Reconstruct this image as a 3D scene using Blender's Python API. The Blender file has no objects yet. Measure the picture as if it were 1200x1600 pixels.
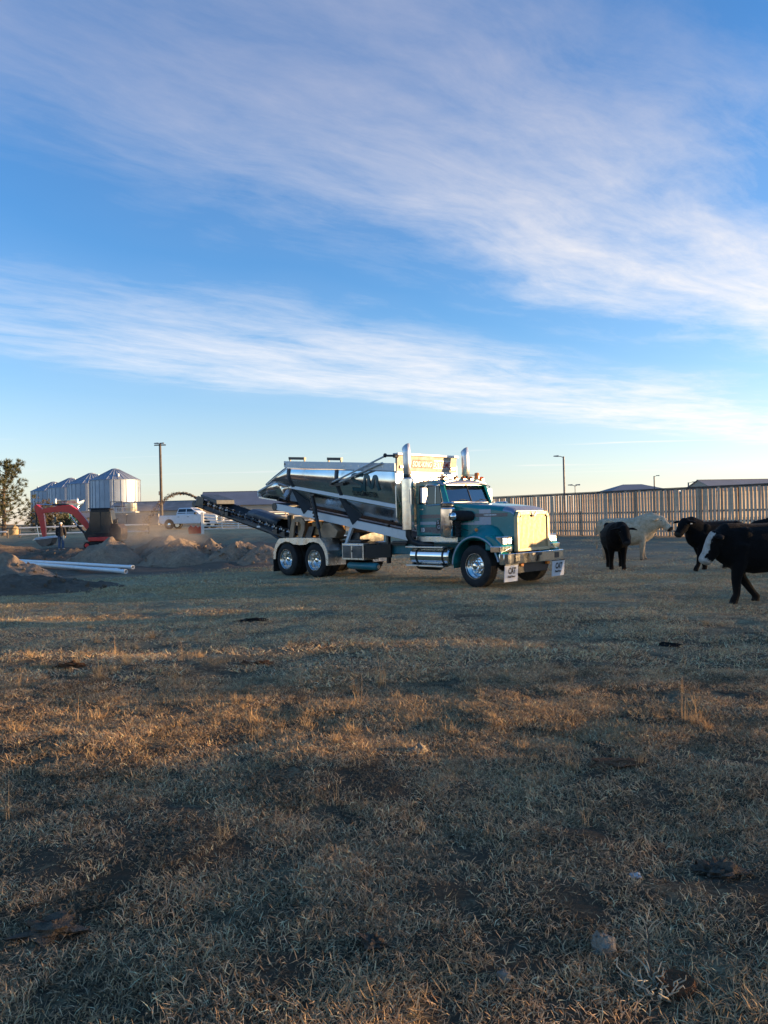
import bpy, bmesh, math, random
import numpy as np
from mathutils import Vector, Matrix, Euler
R = math.radians
random.seed(7); RNG = np.random.default_rng(7)
sc = bpy.context.scene
COL = sc.collection

# ------------------------------------------------------------------ camera
CAMH = 1.8
cd = bpy.data.cameras.new('camera'); cam = bpy.data.objects.new('camera', cd); COL.objects.link(cam)
cd.sensor_fit = 'VERTICAL'; cd.sensor_height = 24.0; cd.sensor_width = 18.0; cd.lens = 18.0
cd.clip_start = 0.05; cd.clip_end = 6000
cam.matrix_world = Matrix.Translation((0, 0, CAMH)) @ Matrix.Rotation(R(90) + math.atan(6 / 1200), 4, 'X') @ Matrix.Rotation(-math.atan(0.0245), 4, 'Z')
sc.camera = cam

# ------------------------------------------------------------------ sun and sky
SUN_EL = 3.6
SUN_AZ = 87.0            # clockwise from the view axis (+Y): low sun off to the side of the pen
se, sa = R(SUN_EL), R(SUN_AZ)
SUN = Vector((math.sin(sa) * math.cos(se), math.cos(sa) * math.cos(se), math.sin(se)))
ld = bpy.data.lights.new('sun', 'SUN'); lamp = bpy.data.objects.new('sun', ld); COL.objects.link(lamp)
lamp.rotation_euler = SUN.to_track_quat('Z', 'Y').to_euler()
ld.energy = 3.2; ld.angle = R(0.5); ld.color = (1.0, 0.65, 0.31)

world = bpy.data.worlds.new('World'); sc.world = world; world.use_nodes = True
wn = world.node_tree.nodes; wl = world.node_tree.links
for n in list(wn): wn.remove(n)
class NT:
    """small helper to write node trees"""
    def __init__(s, tree): s.t = tree
    def n(s, typ, **kw):
        nd = s.t.nodes.new(typ)
        for k, v in kw.items(): setattr(nd, k, v)
        return nd
    def l(s, a, b): s.t.links.new(a, b)
    def setv(s, sock, v):
        if hasattr(v, 'is_output') or isinstance(v, bpy.types.NodeSocket): s.l(v, sock)
        else: sock.default_value = v
    def math(s, op, a, b=None, c=None, clamp=False):
        nd = s.n('ShaderNodeMath', operation=op); nd.use_clamp = clamp
        s.setv(nd.inputs[0], a)
        if b is not None: s.setv(nd.inputs[1], b)
        if c is not None: s.setv(nd.inputs[2], c)
        return nd.outputs[0]
    def comb(s, x, y, z):
        nd = s.n('ShaderNodeCombineXYZ'); s.setv(nd.inputs[0], x); s.setv(nd.inputs[1], y); s.setv(nd.inputs[2], z); return nd.outputs[0]
    def noise(s, vec, scale, detail=4, rough=.5, dist=0.0):
        nd = s.n('ShaderNodeTexNoise'); s.l(vec, nd.inputs['Vector'])
        nd.inputs['Scale'].default_value = scale; nd.inputs['Detail'].default_value = detail
        nd.inputs['Roughness'].default_value = rough; nd.inputs['Distortion'].default_value = dist
        return nd.outputs['Fac']
    def ramp(s, fac, stops, interp='LINEAR'):
        nd = s.n('ShaderNodeValToRGB'); s.l(fac, nd.inputs[0]); cr = nd.color_ramp; cr.interpolation = interp
        while len(cr.elements) > 1: cr.elements.remove(cr.elements[-1])
        for i, (p, c) in enumerate(stops):
            e = cr.elements[0] if i == 0 else cr.elements.new(p)
            e.position = p
            if not hasattr(c, '__len__'): c = (c, c, c)
            e.color = tuple(c) + ((1,) if len(c) == 3 else ())
        return nd.outputs[0]
    def mix(s, fac, a, b, typ='MIX'):
        nd = s.n('ShaderNodeMix', data_type='RGBA', blend_type=typ)
        s.setv(nd.inputs[0], fac)
        for i, v in ((6, a), (7, b)):
            if isinstance(v, (tuple, list)): nd.inputs[i].default_value = tuple(v) + ((1,) if len(v) == 3 else ())
            else: s.l(v, nd.inputs[i])
        return nd.outputs[2]
    def maprange(s, v, a, b, c=0, d=1, smooth=False):
        nd = s.n('ShaderNodeMapRange', interpolation_type='SMOOTHSTEP' if smooth else 'LINEAR')
        s.setv(nd.inputs[0], v)
        for i, x in enumerate((a, b, c, d)): nd.inputs[1 + i].default_value = x
        return nd.outputs[0]

def build_world():
    w = NT(world.node_tree)
    out = w.n('ShaderNodeOutputWorld'); bg = w.n('ShaderNodeBackground'); bg.inputs[1].default_value = 0.15
    w.l(bg.outputs[0], out.inputs[0])
    sky = w.n('ShaderNodeTexSky', sky_type='NISHITA'); sky.sun_disc = False
    sky.sun_elevation = se; sky.sun_rotation = R(SUN_AZ)
    sky.altitude = 900; sky.air_density = 1.0; sky.dust_density = 0.4; sky.ozone_density = 2.0
    tc = w.n('ShaderNodeTexCoord'); sep = w.n('ShaderNodeSeparateXYZ'); w.l(tc.outputs['Generated'], sep.inputs[0])
    dx, dy, dz = sep.outputs
    zc = w.math('MAXIMUM', dz, 0.03)
    px = w.math('DIVIDE', dx, zc); py = w.math('DIVIDE', dy, zc)
    # along (u) and across (v) the cirrus bands, on a flat cloud deck
    u = w.math('ADD', w.math('MULTIPLY', px, .747), w.math('MULTIPLY', py, .665))
    v = w.math('ADD', w.math('MULTIPLY', px, -.665), w.math('MULTIPLY', py, .747))
    p0 = w.comb(px, py, 0.0)
    warp = w.math('MULTIPLY', w.math('SUBTRACT', w.noise(p0, .55, 3, .5), .5), 1.5)
    warp = w.math('ADD', warp, w.math('MULTIPLY', w.math('SUBTRACT', w.noise(p0, 1.7, 3, .5), .5), .35))
    v2 = w.math('ADD', v, warp)
    band = w.ramp(w.maprange(v2, -4, 9, 0, 1), [(0.0, .25), (.10, .6), (.17, .45), (.25, .15), (.315, .06), (.36, .26), (.40, .66), (.435, .86), (.455, .60), (.475, .32), (.505, .18), (.53, .34), (.58, .60), (.63, .70), (.68, .52), (.72, .20), (.76, .03), (.82, 0.0), (1, .0)])
    fib = w.noise(w.comb(w.math('MULTIPLY', u, .62), w.math('MULTIPLY', w.math('ADD', v, w.math('MULTIPLY', warp, .45)), 2.2), 0.0), 1.7, 11, .66, .3)
    puff = w.noise(w.comb(w.math('MULTIPLY', u, 1.0), w.math('MULTIPLY', v, 1.7), 3.1), 2.3, 11, .66, .3)
    wide = w.noise(w.comb(w.math('MULTIPLY', u, .35), w.math('MULTIPLY', v, .8), 7.7), 1.3, 3, .5, .3)
    tex = w.math('ADD', w.math('ADD', w.math('MULTIPLY', fib, .42), w.math('MULTIPLY', puff, .30)), w.math('MULTIPLY', wide, .28))
    cover = w.math('MULTIPLY_ADD', w.math('SUBTRACT', tex, .5), 2.9, .02)
    den = w.math('ADD', cover, w.math('MULTIPLY', band, .80), clamp=True)
    den = w.math('MULTIPLY', den, w.maprange(band, .04, .60, .0, 1, True))
    den = w.math('MULTIPLY', den, w.maprange(u, .3, 2.1, .58, 1.06, True))      # thinner at the trailing end of the bands
    veil = w.math('MULTIPLY', band, .30)          # thin veil around the main streaks
    den = w.math('MAXIMUM', den, veil)
    # a few low detached wisps
    wisp = w.noise(w.comb(w.math('MULTIPLY', px, .20), w.math('MULTIPLY', py, .75), 1.3), 1.0, 6, .55, .4)
    wm = w.math('MULTIPLY', w.maprange(wisp, .57, .70, 0, .75, True), w.maprange(dz, .16, .115, 0, 1, True))
    den = w.math('MAXIMUM', den, wm)
    den = w.math('MULTIPLY', den, w.maprange(dz, .035, .075, 0, 1, True))
    den = w.math('MULTIPLY', den, .82, clamp=True)
    # cloud light: lilac overhead, cream lower down and towards the sun
    low = w.maprange(dz, .10, .55, 1, 0, True)
    toward = w.maprange(dx, -.5, .6, 0, 1, True)
    ccol = w.mix(low, (.92, .955, 1.20), (1.66, 1.70, 1.80))
    ccol = w.mix(w.math('MULTIPLY', toward, low), ccol, (2.1, 1.9, 1.7))
    hs = w.n('ShaderNodeHueSaturation'); w.l(w.maprange(dz, .0, .26, .60, 1.30, True), hs.inputs['Saturation']); w.l(sky.outputs[0], hs.inputs['Color'])
    col = w.mix(1.0, hs.outputs[0], (.685, .715, .90), 'MULTIPLY')     # the camera's cool white balance
    col = w.mix(den, col, ccol)
    w.l(col, bg.inputs[0])
build_world()

sc.render.engine = 'CYCLES'
sc.cycles.use_denoising = True
try: sc.cycles.denoiser = 'OPENIMAGEDENOISE'
except Exception: pass
sc.cycles.max_bounces = 8; sc.cycles.volume_step_rate = 2.0; sc.cycles.transparent_max_bounces = 12
sc.view_settings.view_transform = 'Standard'; sc.view_settings.look = 'None'
sc.view_settings.exposure = 1.98; sc.view_settings.gamma = 1.0

# ------------------------------------------------------------------ helpers
def link(o, parent=None):
    COL.objects.link(o)
    if parent is not None: o.parent = parent
    return o
def tag(o, label=None, cat=None, group=None, kind=None):
    if label: o['label'] = label
    if cat: o['category'] = cat
    if group: o['group'] = group
    if kind: o['kind'] = kind
    return o
def empty(name, loc=(0, 0, 0), rz=0, parent=None, label=None, cat=None, group=None):
    o = bpy.data.objects.new(name, None); o.empty_display_size = .2
    o.location = loc; o.rotation_euler = (0, 0, rz)
    link(o, parent); return tag(o, label, cat, group)
def copy_tree(o, parent=None):
    c = o.copy(); COL.objects.link(c); c.parent = parent
    for ch in [x for x in KIDS.get(o.name, [])]:
        k = copy_tree(ch, c); KIDS.setdefault(c.name, []).append(k)
    return c
KIDS = {}
def index_kids():
    KIDS.clear()
    for ob in bpy.data.objects:
        if ob.parent: KIDS.setdefault(ob.parent.name, []).append(ob)

class MB:
    def __init__(s): s.v = []; s.f = []; s.mi = []
    def add(s, vs, fs, mi=0):
        b = len(s.v); s.v += [tuple(map(float, p)) for p in vs]; s.f += [tuple(b + i for i in f) for f in fs]; s.mi += [mi] * len(fs); return s
    def box(s, x0, x1, y0, y1, z0, z1, mi=0):
        return s.add([(x0, y0, z0), (x1, y0, z0), (x1, y1, z0), (x0, y1, z0), (x0, y0, z1), (x1, y0, z1), (x1, y1, z1), (x0, y1, z1)],
                     [(0, 3, 2, 1), (4, 5, 6, 7), (0, 1, 5, 4), (1, 2, 6, 5), (2, 3, 7, 6), (3, 0, 4, 7)], mi)
    def hexa(s, p, mi=0):
        return s.add(p, [(0, 3, 2, 1), (4, 5, 6, 7), (0, 1, 5, 4), (1, 2, 6, 5), (2, 3, 7, 6), (3, 0, 4, 7)], mi)
    def prism(s, poly, axis, a, b, mi=0):
        n = len(poly)
        def P(p, h):
            return {'y': (p[0], h, p[1]), 'x': (h, p[0], p[1]), 'z': (p[0], p[1], h)}[axis]
        vs = [P(p, a) for p in poly] + [P(p, b) for p in poly]
        fs = [tuple(range(n)), tuple(range(2 * n - 1, n - 1, -1))] + [(i, (i + 1) % n, n + (i + 1) % n, n + i) for i in range(n)]
        return s.add(vs, fs, mi)
    def tube(s, pts, r, n=8, cap=True, mi=0, flat=1.0):
        pts = [Vector(p) for p in pts]; k = len(pts)
        rs = r if hasattr(r, '__len__') else [r] * k
        vs = []; prev = None
        for i, p in enumerate(pts):
            t = (pts[min(i + 1, k - 1)] - pts[max(i - 1, 0)]).normalized()
            if prev is None:
                a = Vector((0, 0, 1)) if abs(t.z) < .9 else Vector((1, 0, 0))
                prev = t.cross(a).normalized()
            e1 = (prev - t * prev.dot(t))
            if e1.length < 1e-6: e1 = t.orthogonal()
            e1.normalize(); e2 = t.cross(e1); prev = e1
            for j in range(n):
                an = 2 * math.pi * j / n
                vs.append(p + e1 * (math.cos(an) * rs[i]) + e2 * (math.sin(an) * rs[i] * flat))
        fs = []
        for i in range(k - 1):
            for j in range(n):
                fs.append((i * n + j, i * n + (j + 1) % n, (i + 1) * n + (j + 1) % n, (i + 1) * n + j))
        if cap: fs += [tuple(range(n - 1, -1, -1)), tuple((k - 1) * n + j for j in range(n))]
        return s.add(vs, fs, mi)
    def cyl(s, a, b, r, n=16, mi=0): return s.tube([a, b], r, n, True, mi)
    def lathe(s, prof, c=(0, 0, 0), axis='z', n=24, mi=0, closed=False):
        vs = []; k = len(prof)
        for (r, h) in prof:
            for j in range(n):
                an = 2 * math.pi * j / n; a, b = r * math.cos(an), r * math.sin(an)
                q = {'z': (a, b, h), 'y': (a, h, b), 'x': (h, a, b)}[axis]
                vs.append((c[0] + q[0], c[1] + q[1], c[2] + q[2]))
        fs = [(i * n + j, i * n + (j + 1) % n, (i + 1) * n + (j + 1) % n, (i + 1) * n + j) for i in range(k - 1) for j in range(n)]
        if closed: fs += [((k - 1) * n + j, (k - 1) * n + (j + 1) % n, (j + 1) % n, j) for j in range(n)]
        else: fs += [tuple(range(n - 1, -1, -1)), tuple((k - 1) * n + j for j in range(n))]
        return s.add(vs, fs, mi)
    def rings(s, rings, cap=True, mi=0):
        n = len(rings[0]); k = len(rings)
        vs = [p for r in rings for p in r]
        fs = [(i * n + j, i * n + (j + 1) % n, (i + 1) * n + (j + 1) % n, (i + 1) * n + j) for i in range(k - 1) for j in range(n)]
        if cap: fs += [tuple(range(n - 1, -1, -1)), tuple((k - 1) * n + j for j in range(n))]
        return s.add(vs, fs, mi)
    def grid(s, rows, mi=0, thick=None):
        m = len(rows[0]); k = len(rows)
        vs = [p for r in rows for p in r]
        fs = [(i * m + j, i * m + j + 1, (i + 1) * m + j + 1, (i + 1) * m + j) for i in range(k - 1) for j in range(m - 1)]
        return s.add(vs, fs, mi)
    def ell(s, c, r, n=12, m=8, mi=0):
        pr = [(max(math.sin(math.pi * i / m), .02), -math.cos(math.pi * i / m)) for i in range(m + 1)]
        b = len(s.v); s.lathe(pr, n=n, mi=mi)
        for i in range(b, len(s.v)):
            p = s.v[i]; s.v[i] = (c[0] + p[0] * r[0], c[1] + p[1] * r[1], c[2] + p[2] * r[2])
        return s
    def mesh(s, name, mats, smooth=35, recalc=True):
        me = bpy.data.meshes.new(name); me.from_pydata(s.v, [], s.f)
        for m in (mats if isinstance(mats, (list, tuple)) else [mats]):
            if m: me.materials.append(m)
        if any(s.mi): me.polygons.foreach_set('material_index', s.mi)
        if recalc:
            bm = bmesh.new(); bm.from_mesh(me); bmesh.ops.recalc_face_normals(bm, faces=bm.faces); bm.to_mesh(me); bm.free()
        if smooth:
            me.polygons.foreach_set('use_smooth', [True] * len(me.polygons))
            me.set_sharp_from_angle(angle=R(smooth))
        me.update(); return me
    def build(s, name, mats, parent=None, smooth=35, bevel=0, seg=2, solid=0, recalc=True):
        o = bpy.data.objects.new(name, s.mesh(name, mats, smooth, recalc)); link(o, parent)
        if solid:
            m = o.modifiers.new('solid', 'SOLIDIFY'); m.thickness = solid; m.offset = 0
        if bevel:
            m = o.modifiers.new('bevel', 'BEVEL'); m.width = bevel; m.segments = seg; m.limit_method = 'ANGLE'; m.angle_limit = R(40)
        return o

# ------------------------------------------------------------------ materials
def pmat(name, col, rough=.6, metal=0.0, var=.12, scale=4.0, bump=0.0, bscale=40.0, dirt=0.0, dirtcol=(.23, .17, .11), coat=0.0, trans=0.0, spec=.5, rvar=.1, streak=False, emit=None):
    m = bpy.data.materials.new(name); m.use_nodes = True; t = NT(m.node_tree)
    b = m.node_tree.nodes['Principled BSDF']
    tc = t.n('ShaderNodeTexCoord').outputs['Object']
    n1 = t.noise(tc, scale, 5, .6)
    lo = tuple(max(c * (1 - var), 0) for c in col); hi = tuple(min(c * (1 + var), 1) for c in col)
    c = t.mix(t.maprange(n1, .3, .7), lo, hi)
    b.inputs['Roughness'].default_value = rough
    if rvar: t.l(t.maprange(t.noise(tc, scale * 2.3, 4, .6), .3, .7, max(rough - rvar, .02), min(rough + rvar, 1)), b.inputs['Roughness'])
    if dirt:
        sp = t.n('ShaderNodeSeparateXYZ'); t.l(tc, sp.inputs[0])
        d = t.maprange(t.noise(tc, 2.2, 6, .7), .62 - dirt * .35, .80, 0, min(1, .35 + dirt))
        c = t.mix(d, c, dirtcol)
        if metal:
            t.l(t.math('MULTIPLY', t.math('SUBTRACT', 1.0, d), metal), b.inputs['Metallic'])
    if not (dirt and metal): b.inputs['Metallic'].default_value = metal
    t.l(c, b.inputs['Base Color'])
    b.inputs['Coat Weight'].default_value = coat; b.inputs['Coat Roughness'].default_value = .08
    b.inputs['Specular IOR Level'].default_value = spec
    if trans: b.inputs['Transmission Weight'].default_value = trans
    if bump:
        bn = t.n('ShaderNodeBump'); bn.inputs['Strength'].default_value = bump; bn.inputs['Distance'].default_value = .02
        t.l(t.noise(tc, bscale, 4, .6), bn.inputs['Height']); t.l(bn.outputs[0], b.inputs['Normal'])
    if emit: b.inputs['Emission Color'].default_value = tuple(emit[:3]) + (1,); b.inputs['Emission Strength'].default_value = emit[3]
    return m

def smooth01(a, b, x):
    t = np.clip((x - a) / (b - a), 0, 1); return t * t * (3 - 2 * t)

# ------------------------------------------------------------------ ground
def gz(x, y):
    """height of the terrain"""
    x = np.asarray(x, float); y = np.asarray(y, float)
    near = .018 * np.sin(1.1 * x + .7 * y) + .014 * np.sin(2.3 * x - 1.9 * y + 1) + .02 * np.sin(.45 * y - .31 * x + 2) + .012 * np.sin(3.7 * y + .9 * x)
    flat = 1 - np.exp(-(((x + .5) / 5.5) ** 2 + ((y - 22.5) / 5.0) ** 2))     # packed where the truck stands
    left = smooth01(6, -13, x)
    rise = .72 * smooth01(53, 60, y) + .35 * smooth01(62, 76, y) + .65 * smooth01(80, 120, y)
    return near * flat + left * rise - .01
def ground_material():
    m = bpy.data.materials.new('ground_soil_straw'); m.use_nodes = True; t = NT(m.node_tree)
    b = m.node_tree.nodes['Principled BSDF']; b.inputs['Roughness'].default_value = .95; b.inputs['Specular IOR Level'].default_value = .15
    pos = t.n('ShaderNodeNewGeometry').outputs['Position']
    sp = t.n('ShaderNodeSeparateXYZ'); t.l(pos, sp.inputs[0])
    fine = t.noise(pos, 38, 6, .75); fib = t.noise(pos, 9, 6, .8, 1.2)
    mid = t.noise(pos, 1.1, 6, .65, .6); big = t.noise(pos, .16, 4, .55, .4)
    soil = t.mix(fine, (.045, .034, .022), (.20, .15, .09))
    straw = t.mix(fib, (.32, .255, .14), (.66, .54, .31))
    cover = t.math('ADD', t.math('MULTIPLY', fib, .62), t.math('MULTIPLY', mid, .55))
    cover = t.math('ADD', cover, t.math('MULTIPLY', big, .28))
    soil = t.mix(t.maprange(sp.outputs[1], 7, 20, .72, 0), soil, t.mix(fine, (.020, .015, .010), (.085, .060, .036)))      # shade of the gaps between blades put into the near soil colour
    near = t.maprange(sp.outputs[1], 6, 22, .26, .0)      # close by the blades are geometry, the sheet is mostly soil
    c = t.mix(t.maprange(t.math('SUBTRACT', cover, near), .46, .78, 0, .9), soil, straw)
    red = t.mix(fine, (.12, .065, .032), (.30, .165, .08))
    c = t.mix(t.maprange(t.noise(pos, .42, 4, .6, .5), .62, .76, 0, .4), c, red)
    # dug-up earth where the trench and the heaps are
    wob = t.math('MULTIPLY', t.math('SUBTRACT', t.noise(pos, .35, 4, .6), .5), 7.0)
    yy = t.math('ADD', sp.outputs[1], wob); xx = t.math('ADD', sp.outputs[0], wob)
    dug = t.math('MULTIPLY', t.maprange(t.math('SUBTRACT', yy, t.math('MULTIPLY', sp.outputs[0], .45)), 27.5, 31.0), t.maprange(yy, 62, 52))
    dug = t.math('MULTIPLY', dug, t.maprange(xx, -1.0, -4.0))
    earth = t.mix(t.noise(pos, 2.2, 8, .75), (.06, .046, .036), (.30, .215, .145))
    c = t.mix(dug, c, earth)
    # trampled dark soil in the far half of the pen
    pen = t.math('MULTIPLY', t.maprange(yy, 20, 34), t.maprange(sp.outputs[0], 0, 4))
    c = t.mix(t.math('MULTIPLY', pen, .62), c, t.mix(t.noise(pos, 3.0, 8, .75), (.075, .060, .046), (.26, .205, .145)))
    # dry grassland beyond the yard
    far = t.maprange(sp.outputs[1], 66, 90)
    c = t.mix(t.math('MULTIPLY', far, .8), c, t.mix(mid, (.15, .115, .065), (.27, .21, .12)))
    t.l(c, b.inputs['Base Color'])
    bn = t.n('ShaderNodeBump'); bn.inputs['Strength'].default_value = .9; bn.inputs['Distance'].default_value = .05
    hh = t.math('ADD', t.math('MULTIPLY', fib, .6), t.math('MULTIPLY', mid, 1.2)); t.l(hh, bn.inputs['Height']); t.l(bn.outputs[0], b.inputs['Normal'])
    return m

def vnoise(x, y, s, seed=0):
    """smooth value noise, vectorised"""
    x = np.asarray(x, float) / s + 37.1 * seed; y = np.asarray(y, float) / s - 11.7 * seed
    xi, yi = np.floor(x), np.floor(y); fx, fy = x - xi, y - yi
    fx = fx * fx * (3 - 2 * fx); fy = fy * fy * (3 - 2 * fy)
    def h(a, b):
        n = np.sin(a * 127.1 + b * 311.7 + seed * 74.7) * 43758.5453; return n - np.floor(n)
    return (h(xi, yi) * (1 - fx) + h(xi + 1, yi) * fx) * (1 - fy) + (h(xi, yi + 1) * (1 - fx) + h(xi + 1, yi + 1) * fx) * fy

def relief(x, y):
    """rough small relief: hoof marks near by, churned earth at the diggings"""
    x = np.asarray(x, float); y = np.asarray(y, float)
    near = .030 * (vnoise(x, y, .22, 1) - .5) + .035 * (vnoise(x, y, .55, 2) - .5)
    near *= smooth01(40, 8, y) * .75 + .25
    dug = smooth01(28, 31, y) * smooth01(60, 54, y) * smooth01(-1.5, -5, x)
    churn = .30 * (vnoise(x, y, 1.6, 3) - .35) + .16 * (vnoise(x, y, .6, 4) - .4)
    trench = -.55 * np.exp(-((y - 33.6 - .12 * (x + 16)) / .9) ** 2) * smooth01(-9.5, -11, x) 
    return near + dug * churn + trench * smooth01(28, 31, y)

def terrain():
    def axis(fine0, fine1, step, lo, hi, grow):
        a = list(np.arange(fine0, fine1, step)); s = step; v = a[-1]
        while v < hi: s *= grow; v += s; a.append(v)
        s = step; v = a[0]; pre = []
        while v > lo: s *= grow; v -= s; pre.append(v)
        return np.array(pre[::-1] + a)
    xs = axis(-3.2, 3.2, .055, -3500, 3500, 1.03); ys = axis(1.6, 8.5, .055, -600, 4500, 1.02)
    X, Y = np.meshgrid(xs, ys); Z = gz(X, Y) + relief(X, Y)
    nx, ny = len(xs), len(ys)
    v = np.stack([X.ravel(), Y.ravel(), Z.ravel()], 1)
    i = np.arange(nx * ny).reshape(ny, nx)
    f = np.stack([i[:-1, :-1].ravel(), i[:-1, 1:].ravel(), i[1:, 1:].ravel(), i[1:, :-1].ravel()], 1)
    me = bpy.data.meshes.new('ground'); me.vertices.add(len(v)); me.vertices.foreach_set('co', v.astype(np.float32).ravel())
    me.loops.add(f.size); me.loops.foreach_set('vertex_index', f.astype(np.int32).ravel())
    me.polygons.add(len(f)); me.polygons.foreach_set('loop_start', np.arange(0, f.size, 4, dtype=np.int32)); me.polygons.foreach_set('loop_total', np.full(len(f), 4, np.int32))
    me.update(calc_edges=True); me.polygons.foreach_set('use_smooth', np.ones(len(f), bool))
    me.materials.append(ground_material())
    o = bpy.data.objects.new('ground', me); link(o)
    return tag(o, 'trampled pasture of dry grass and dark soil', 'ground', kind='structure')
terrain()
def gh(x, y): return float(gz(x, y) + relief(x, y))

# ------------------------------------------------------------------ grass
def grass_material():
    m = bpy.data.materials.new('dry_grass'); m.use_nodes = True; t = NT(m.node_tree)
    b = m.node_tree.nodes['Principled BSDF']; b.inputs['Roughness'].default_value = .75; b.inputs['Specular IOR Level'].default_value = .25
    at = t.n('ShaderNodeAttribute'); at.attribute_name = 'blade'
    pos = t.n('ShaderNodeNewGeometry').outputs['Position']
    patch = t.noise(pos, .75, 4, .6, .4); big = t.noise(pos, .21, 3, .55, .3); rd = t.noise(pos, .5, 4, .6, .6)
    c = t.mix(t.maprange(patch, .36, .64, 0, .16), at.outputs['Color'], (.20, .15, .082))
    c = t.mix(t.maprange(rd, .58, .72, 0, .38), c, (.34, .195, .09))
    c = t.mix(t.maprange(big, .42, .66, 0, .35), c, (.38, .28, .165))
    t.l(c, b.inputs['Base Color'])
    tr = t.n('ShaderNodeBsdfTranslucent'); t.l(c, tr.inputs[0]); mx = t.n('ShaderNodeMixShader'); mx.inputs[0].default_value = .22
    out = m.node_tree.nodes['Material Output']; t.l(b.outputs[0], mx.inputs[1]); t.l(tr.outputs[0], mx.inputs[2]); t.l(mx.outputs[0], out.inputs[0])
    return m
GRASS = grass_material()
PAL = np.array([(.78, .585, .32), (.66, .49, .265), (.90, .71, .43), (.53, .395, .22), (.32, .23, .13), (.50, .29, .12), (.48, .375, .19), (.24, .185, .095)]) * np.array((1.06, .915, .90))
PALW = np.array([.2, .22, .12, .16, .10, .07, .09, .04]); PALW = PALW / PALW.sum()

def blades_mesh(name, n, size, length, width, flat, seed, warm=0.0, round_=False, dark=1.0):
    """a patch of n bent blades, each a narrow strip of three segments"""
    rng = np.random.default_rng(seed)
    V = []; F = []; C = []
    for k in range(n):
        if round_:
            rr = size * math.sqrt(rng.random()) * .5; aa = rng.random() * 6.283; x, y = rr * math.cos(aa), rr * math.sin(aa)
        else: x, y = (rng.random(2) - .5) * size
        L = length * rng.uniform(.45, 1.25); w = width * rng.uniform(.6, 1.3)
        az = rng.random() * 6.283; el = R(rng.uniform(*flat)); bend = R(rng.uniform(-55, 20)); turn = R(rng.uniform(-45, 45))
        p = np.array([x, y, -.008]); pts = [p]
        for s in range(3):
            d = np.array([math.cos(az) * math.cos(el), math.sin(az) * math.cos(el), math.sin(el)])
            p = p + d * L / 3; p[2] = max(p[2], .002 + .008 * rng.random()); pts.append(p); el += bend / 2; az += turn / 2
        side = np.array([-math.sin(az), math.cos(az), rng.uniform(-.6, .6)]); side /= np.linalg.norm(side)
        b = len(V)
        for s, q in enumerate(pts):
            ww = w * (1.0, .95, .7, .12)[s] * .5
            V.append(q - side * ww); V.append(q + side * ww)
        for s in range(3): F.append((b + 2 * s, b + 2 * s + 1, b + 2 * s + 3, b + 2 * s + 2))
        c = np.minimum(PAL[rng.choice(len(PAL), p=PALW)] * rng.uniform(.6, 1.3), .88)
        if warm: c = c * (1 - warm) + np.array((.46, .29, .12)) * warm
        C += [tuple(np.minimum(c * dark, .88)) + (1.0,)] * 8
    me = bpy.data.meshes.new(name); me.from_pydata([tuple(v) for v in V], [], F); me.materials.append(GRASS)
    a = me.color_attributes.new('blade', 'FLOAT_COLOR', 'POINT'); a.data.foreach_set('color', np.array(C, np.float32).ravel())
    o = bpy.data.objects.new(name, me); return o

def scatter(name, pts, rz, scl, idx, sources, label, cat):
    me = bpy.data.meshes.new(name); me.vertices.add(len(pts)); me.vertices.foreach_set('co', np.asarray(pts, np.float32).ravel())
    for nm, typ, arr in (('rz', 'FLOAT', rz), ('scl', 'FLOAT', scl), ('pick', 'INT', idx)):
        a = me.attributes.new(nm, typ, 'POINT'); a.data.foreach_set('value', np.asarray(arr, np.float32 if typ == 'FLOAT' else np.int32))
    o = bpy.data.objects.new(name, me); link(o); tag(o, label, cat, kind='stuff')
    ng = bpy.data.node_groups.new(name + '_nodes', 'GeometryNodeTree')
    ng.interface.new_socket('Geometry', in_out='INPUT', socket_type='NodeSocketGeometry'); ng.interface.new_socket('Geometry', in_out='OUTPUT', socket_type='NodeSocketGeometry')
    N = ng.nodes; L = ng.links
    gi = N.new('NodeGroupInput'); go = N.new('NodeGroupOutput'); ip = N.new('GeometryNodeInstanceOnPoints'); jg = N.new('GeometryNodeJoinGeometry')
    for s in sources:
        oi = N.new('GeometryNodeObjectInfo'); oi.inputs['Object'].default_value = s; oi.inputs['As Instance'].default_value = True
        L.new(oi.outputs['Geometry'], jg.inputs[0])
    def attr(nm, dt):
        a = N.new('GeometryNodeInputNamedAttribute'); a.data_type = dt; a.inputs['Name'].default_value = nm; return a.outputs['Attribute']
    L.new(gi.outputs[0], ip.inputs['Points']); L.new(jg.outputs[0], ip.inputs['Instance'])
    ip.inputs['Pick Instance'].default_value = True; L.new(attr('pick', 'INT'), ip.inputs['Instance Index'])
    cx = N.new('ShaderNodeCombineXYZ'); L.new(attr('rz', 'FLOAT'), cx.inputs[2])
    er = N.new('FunctionNodeEulerToRotation'); L.new(cx.outputs[0], er.inputs[0]); L.new(er.outputs[0], ip.inputs['Rotation'])
    L.new(attr('scl', 'FLOAT'), ip.inputs['Scale'])
    L.new(ip.outputs[0], go.inputs[0])
    md = o.modifiers.new('scatter', 'NODES'); md.node_group = ng
    return o

def bare(x, y):
    """share of ground without grass"""
    n = (vnoise(x, y, 6.0, 9) - .5) * 5
    dug = smooth01(27.5, 31.0, y - .45 * x + n) * smooth01(-.5, -4, x + n)
    pen = smooth01(19, 31, y + n) * smooth01(0, 4, x) * .75
    clump = smooth01(.64, .86, vnoise(x, y, .7, 5)) * .36 + smooth01(.62, .8, vnoise(x, y, .30, 6)) * .34
    return np.clip(np.maximum(np.maximum(dug, pen), clump), 0, 1)

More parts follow.
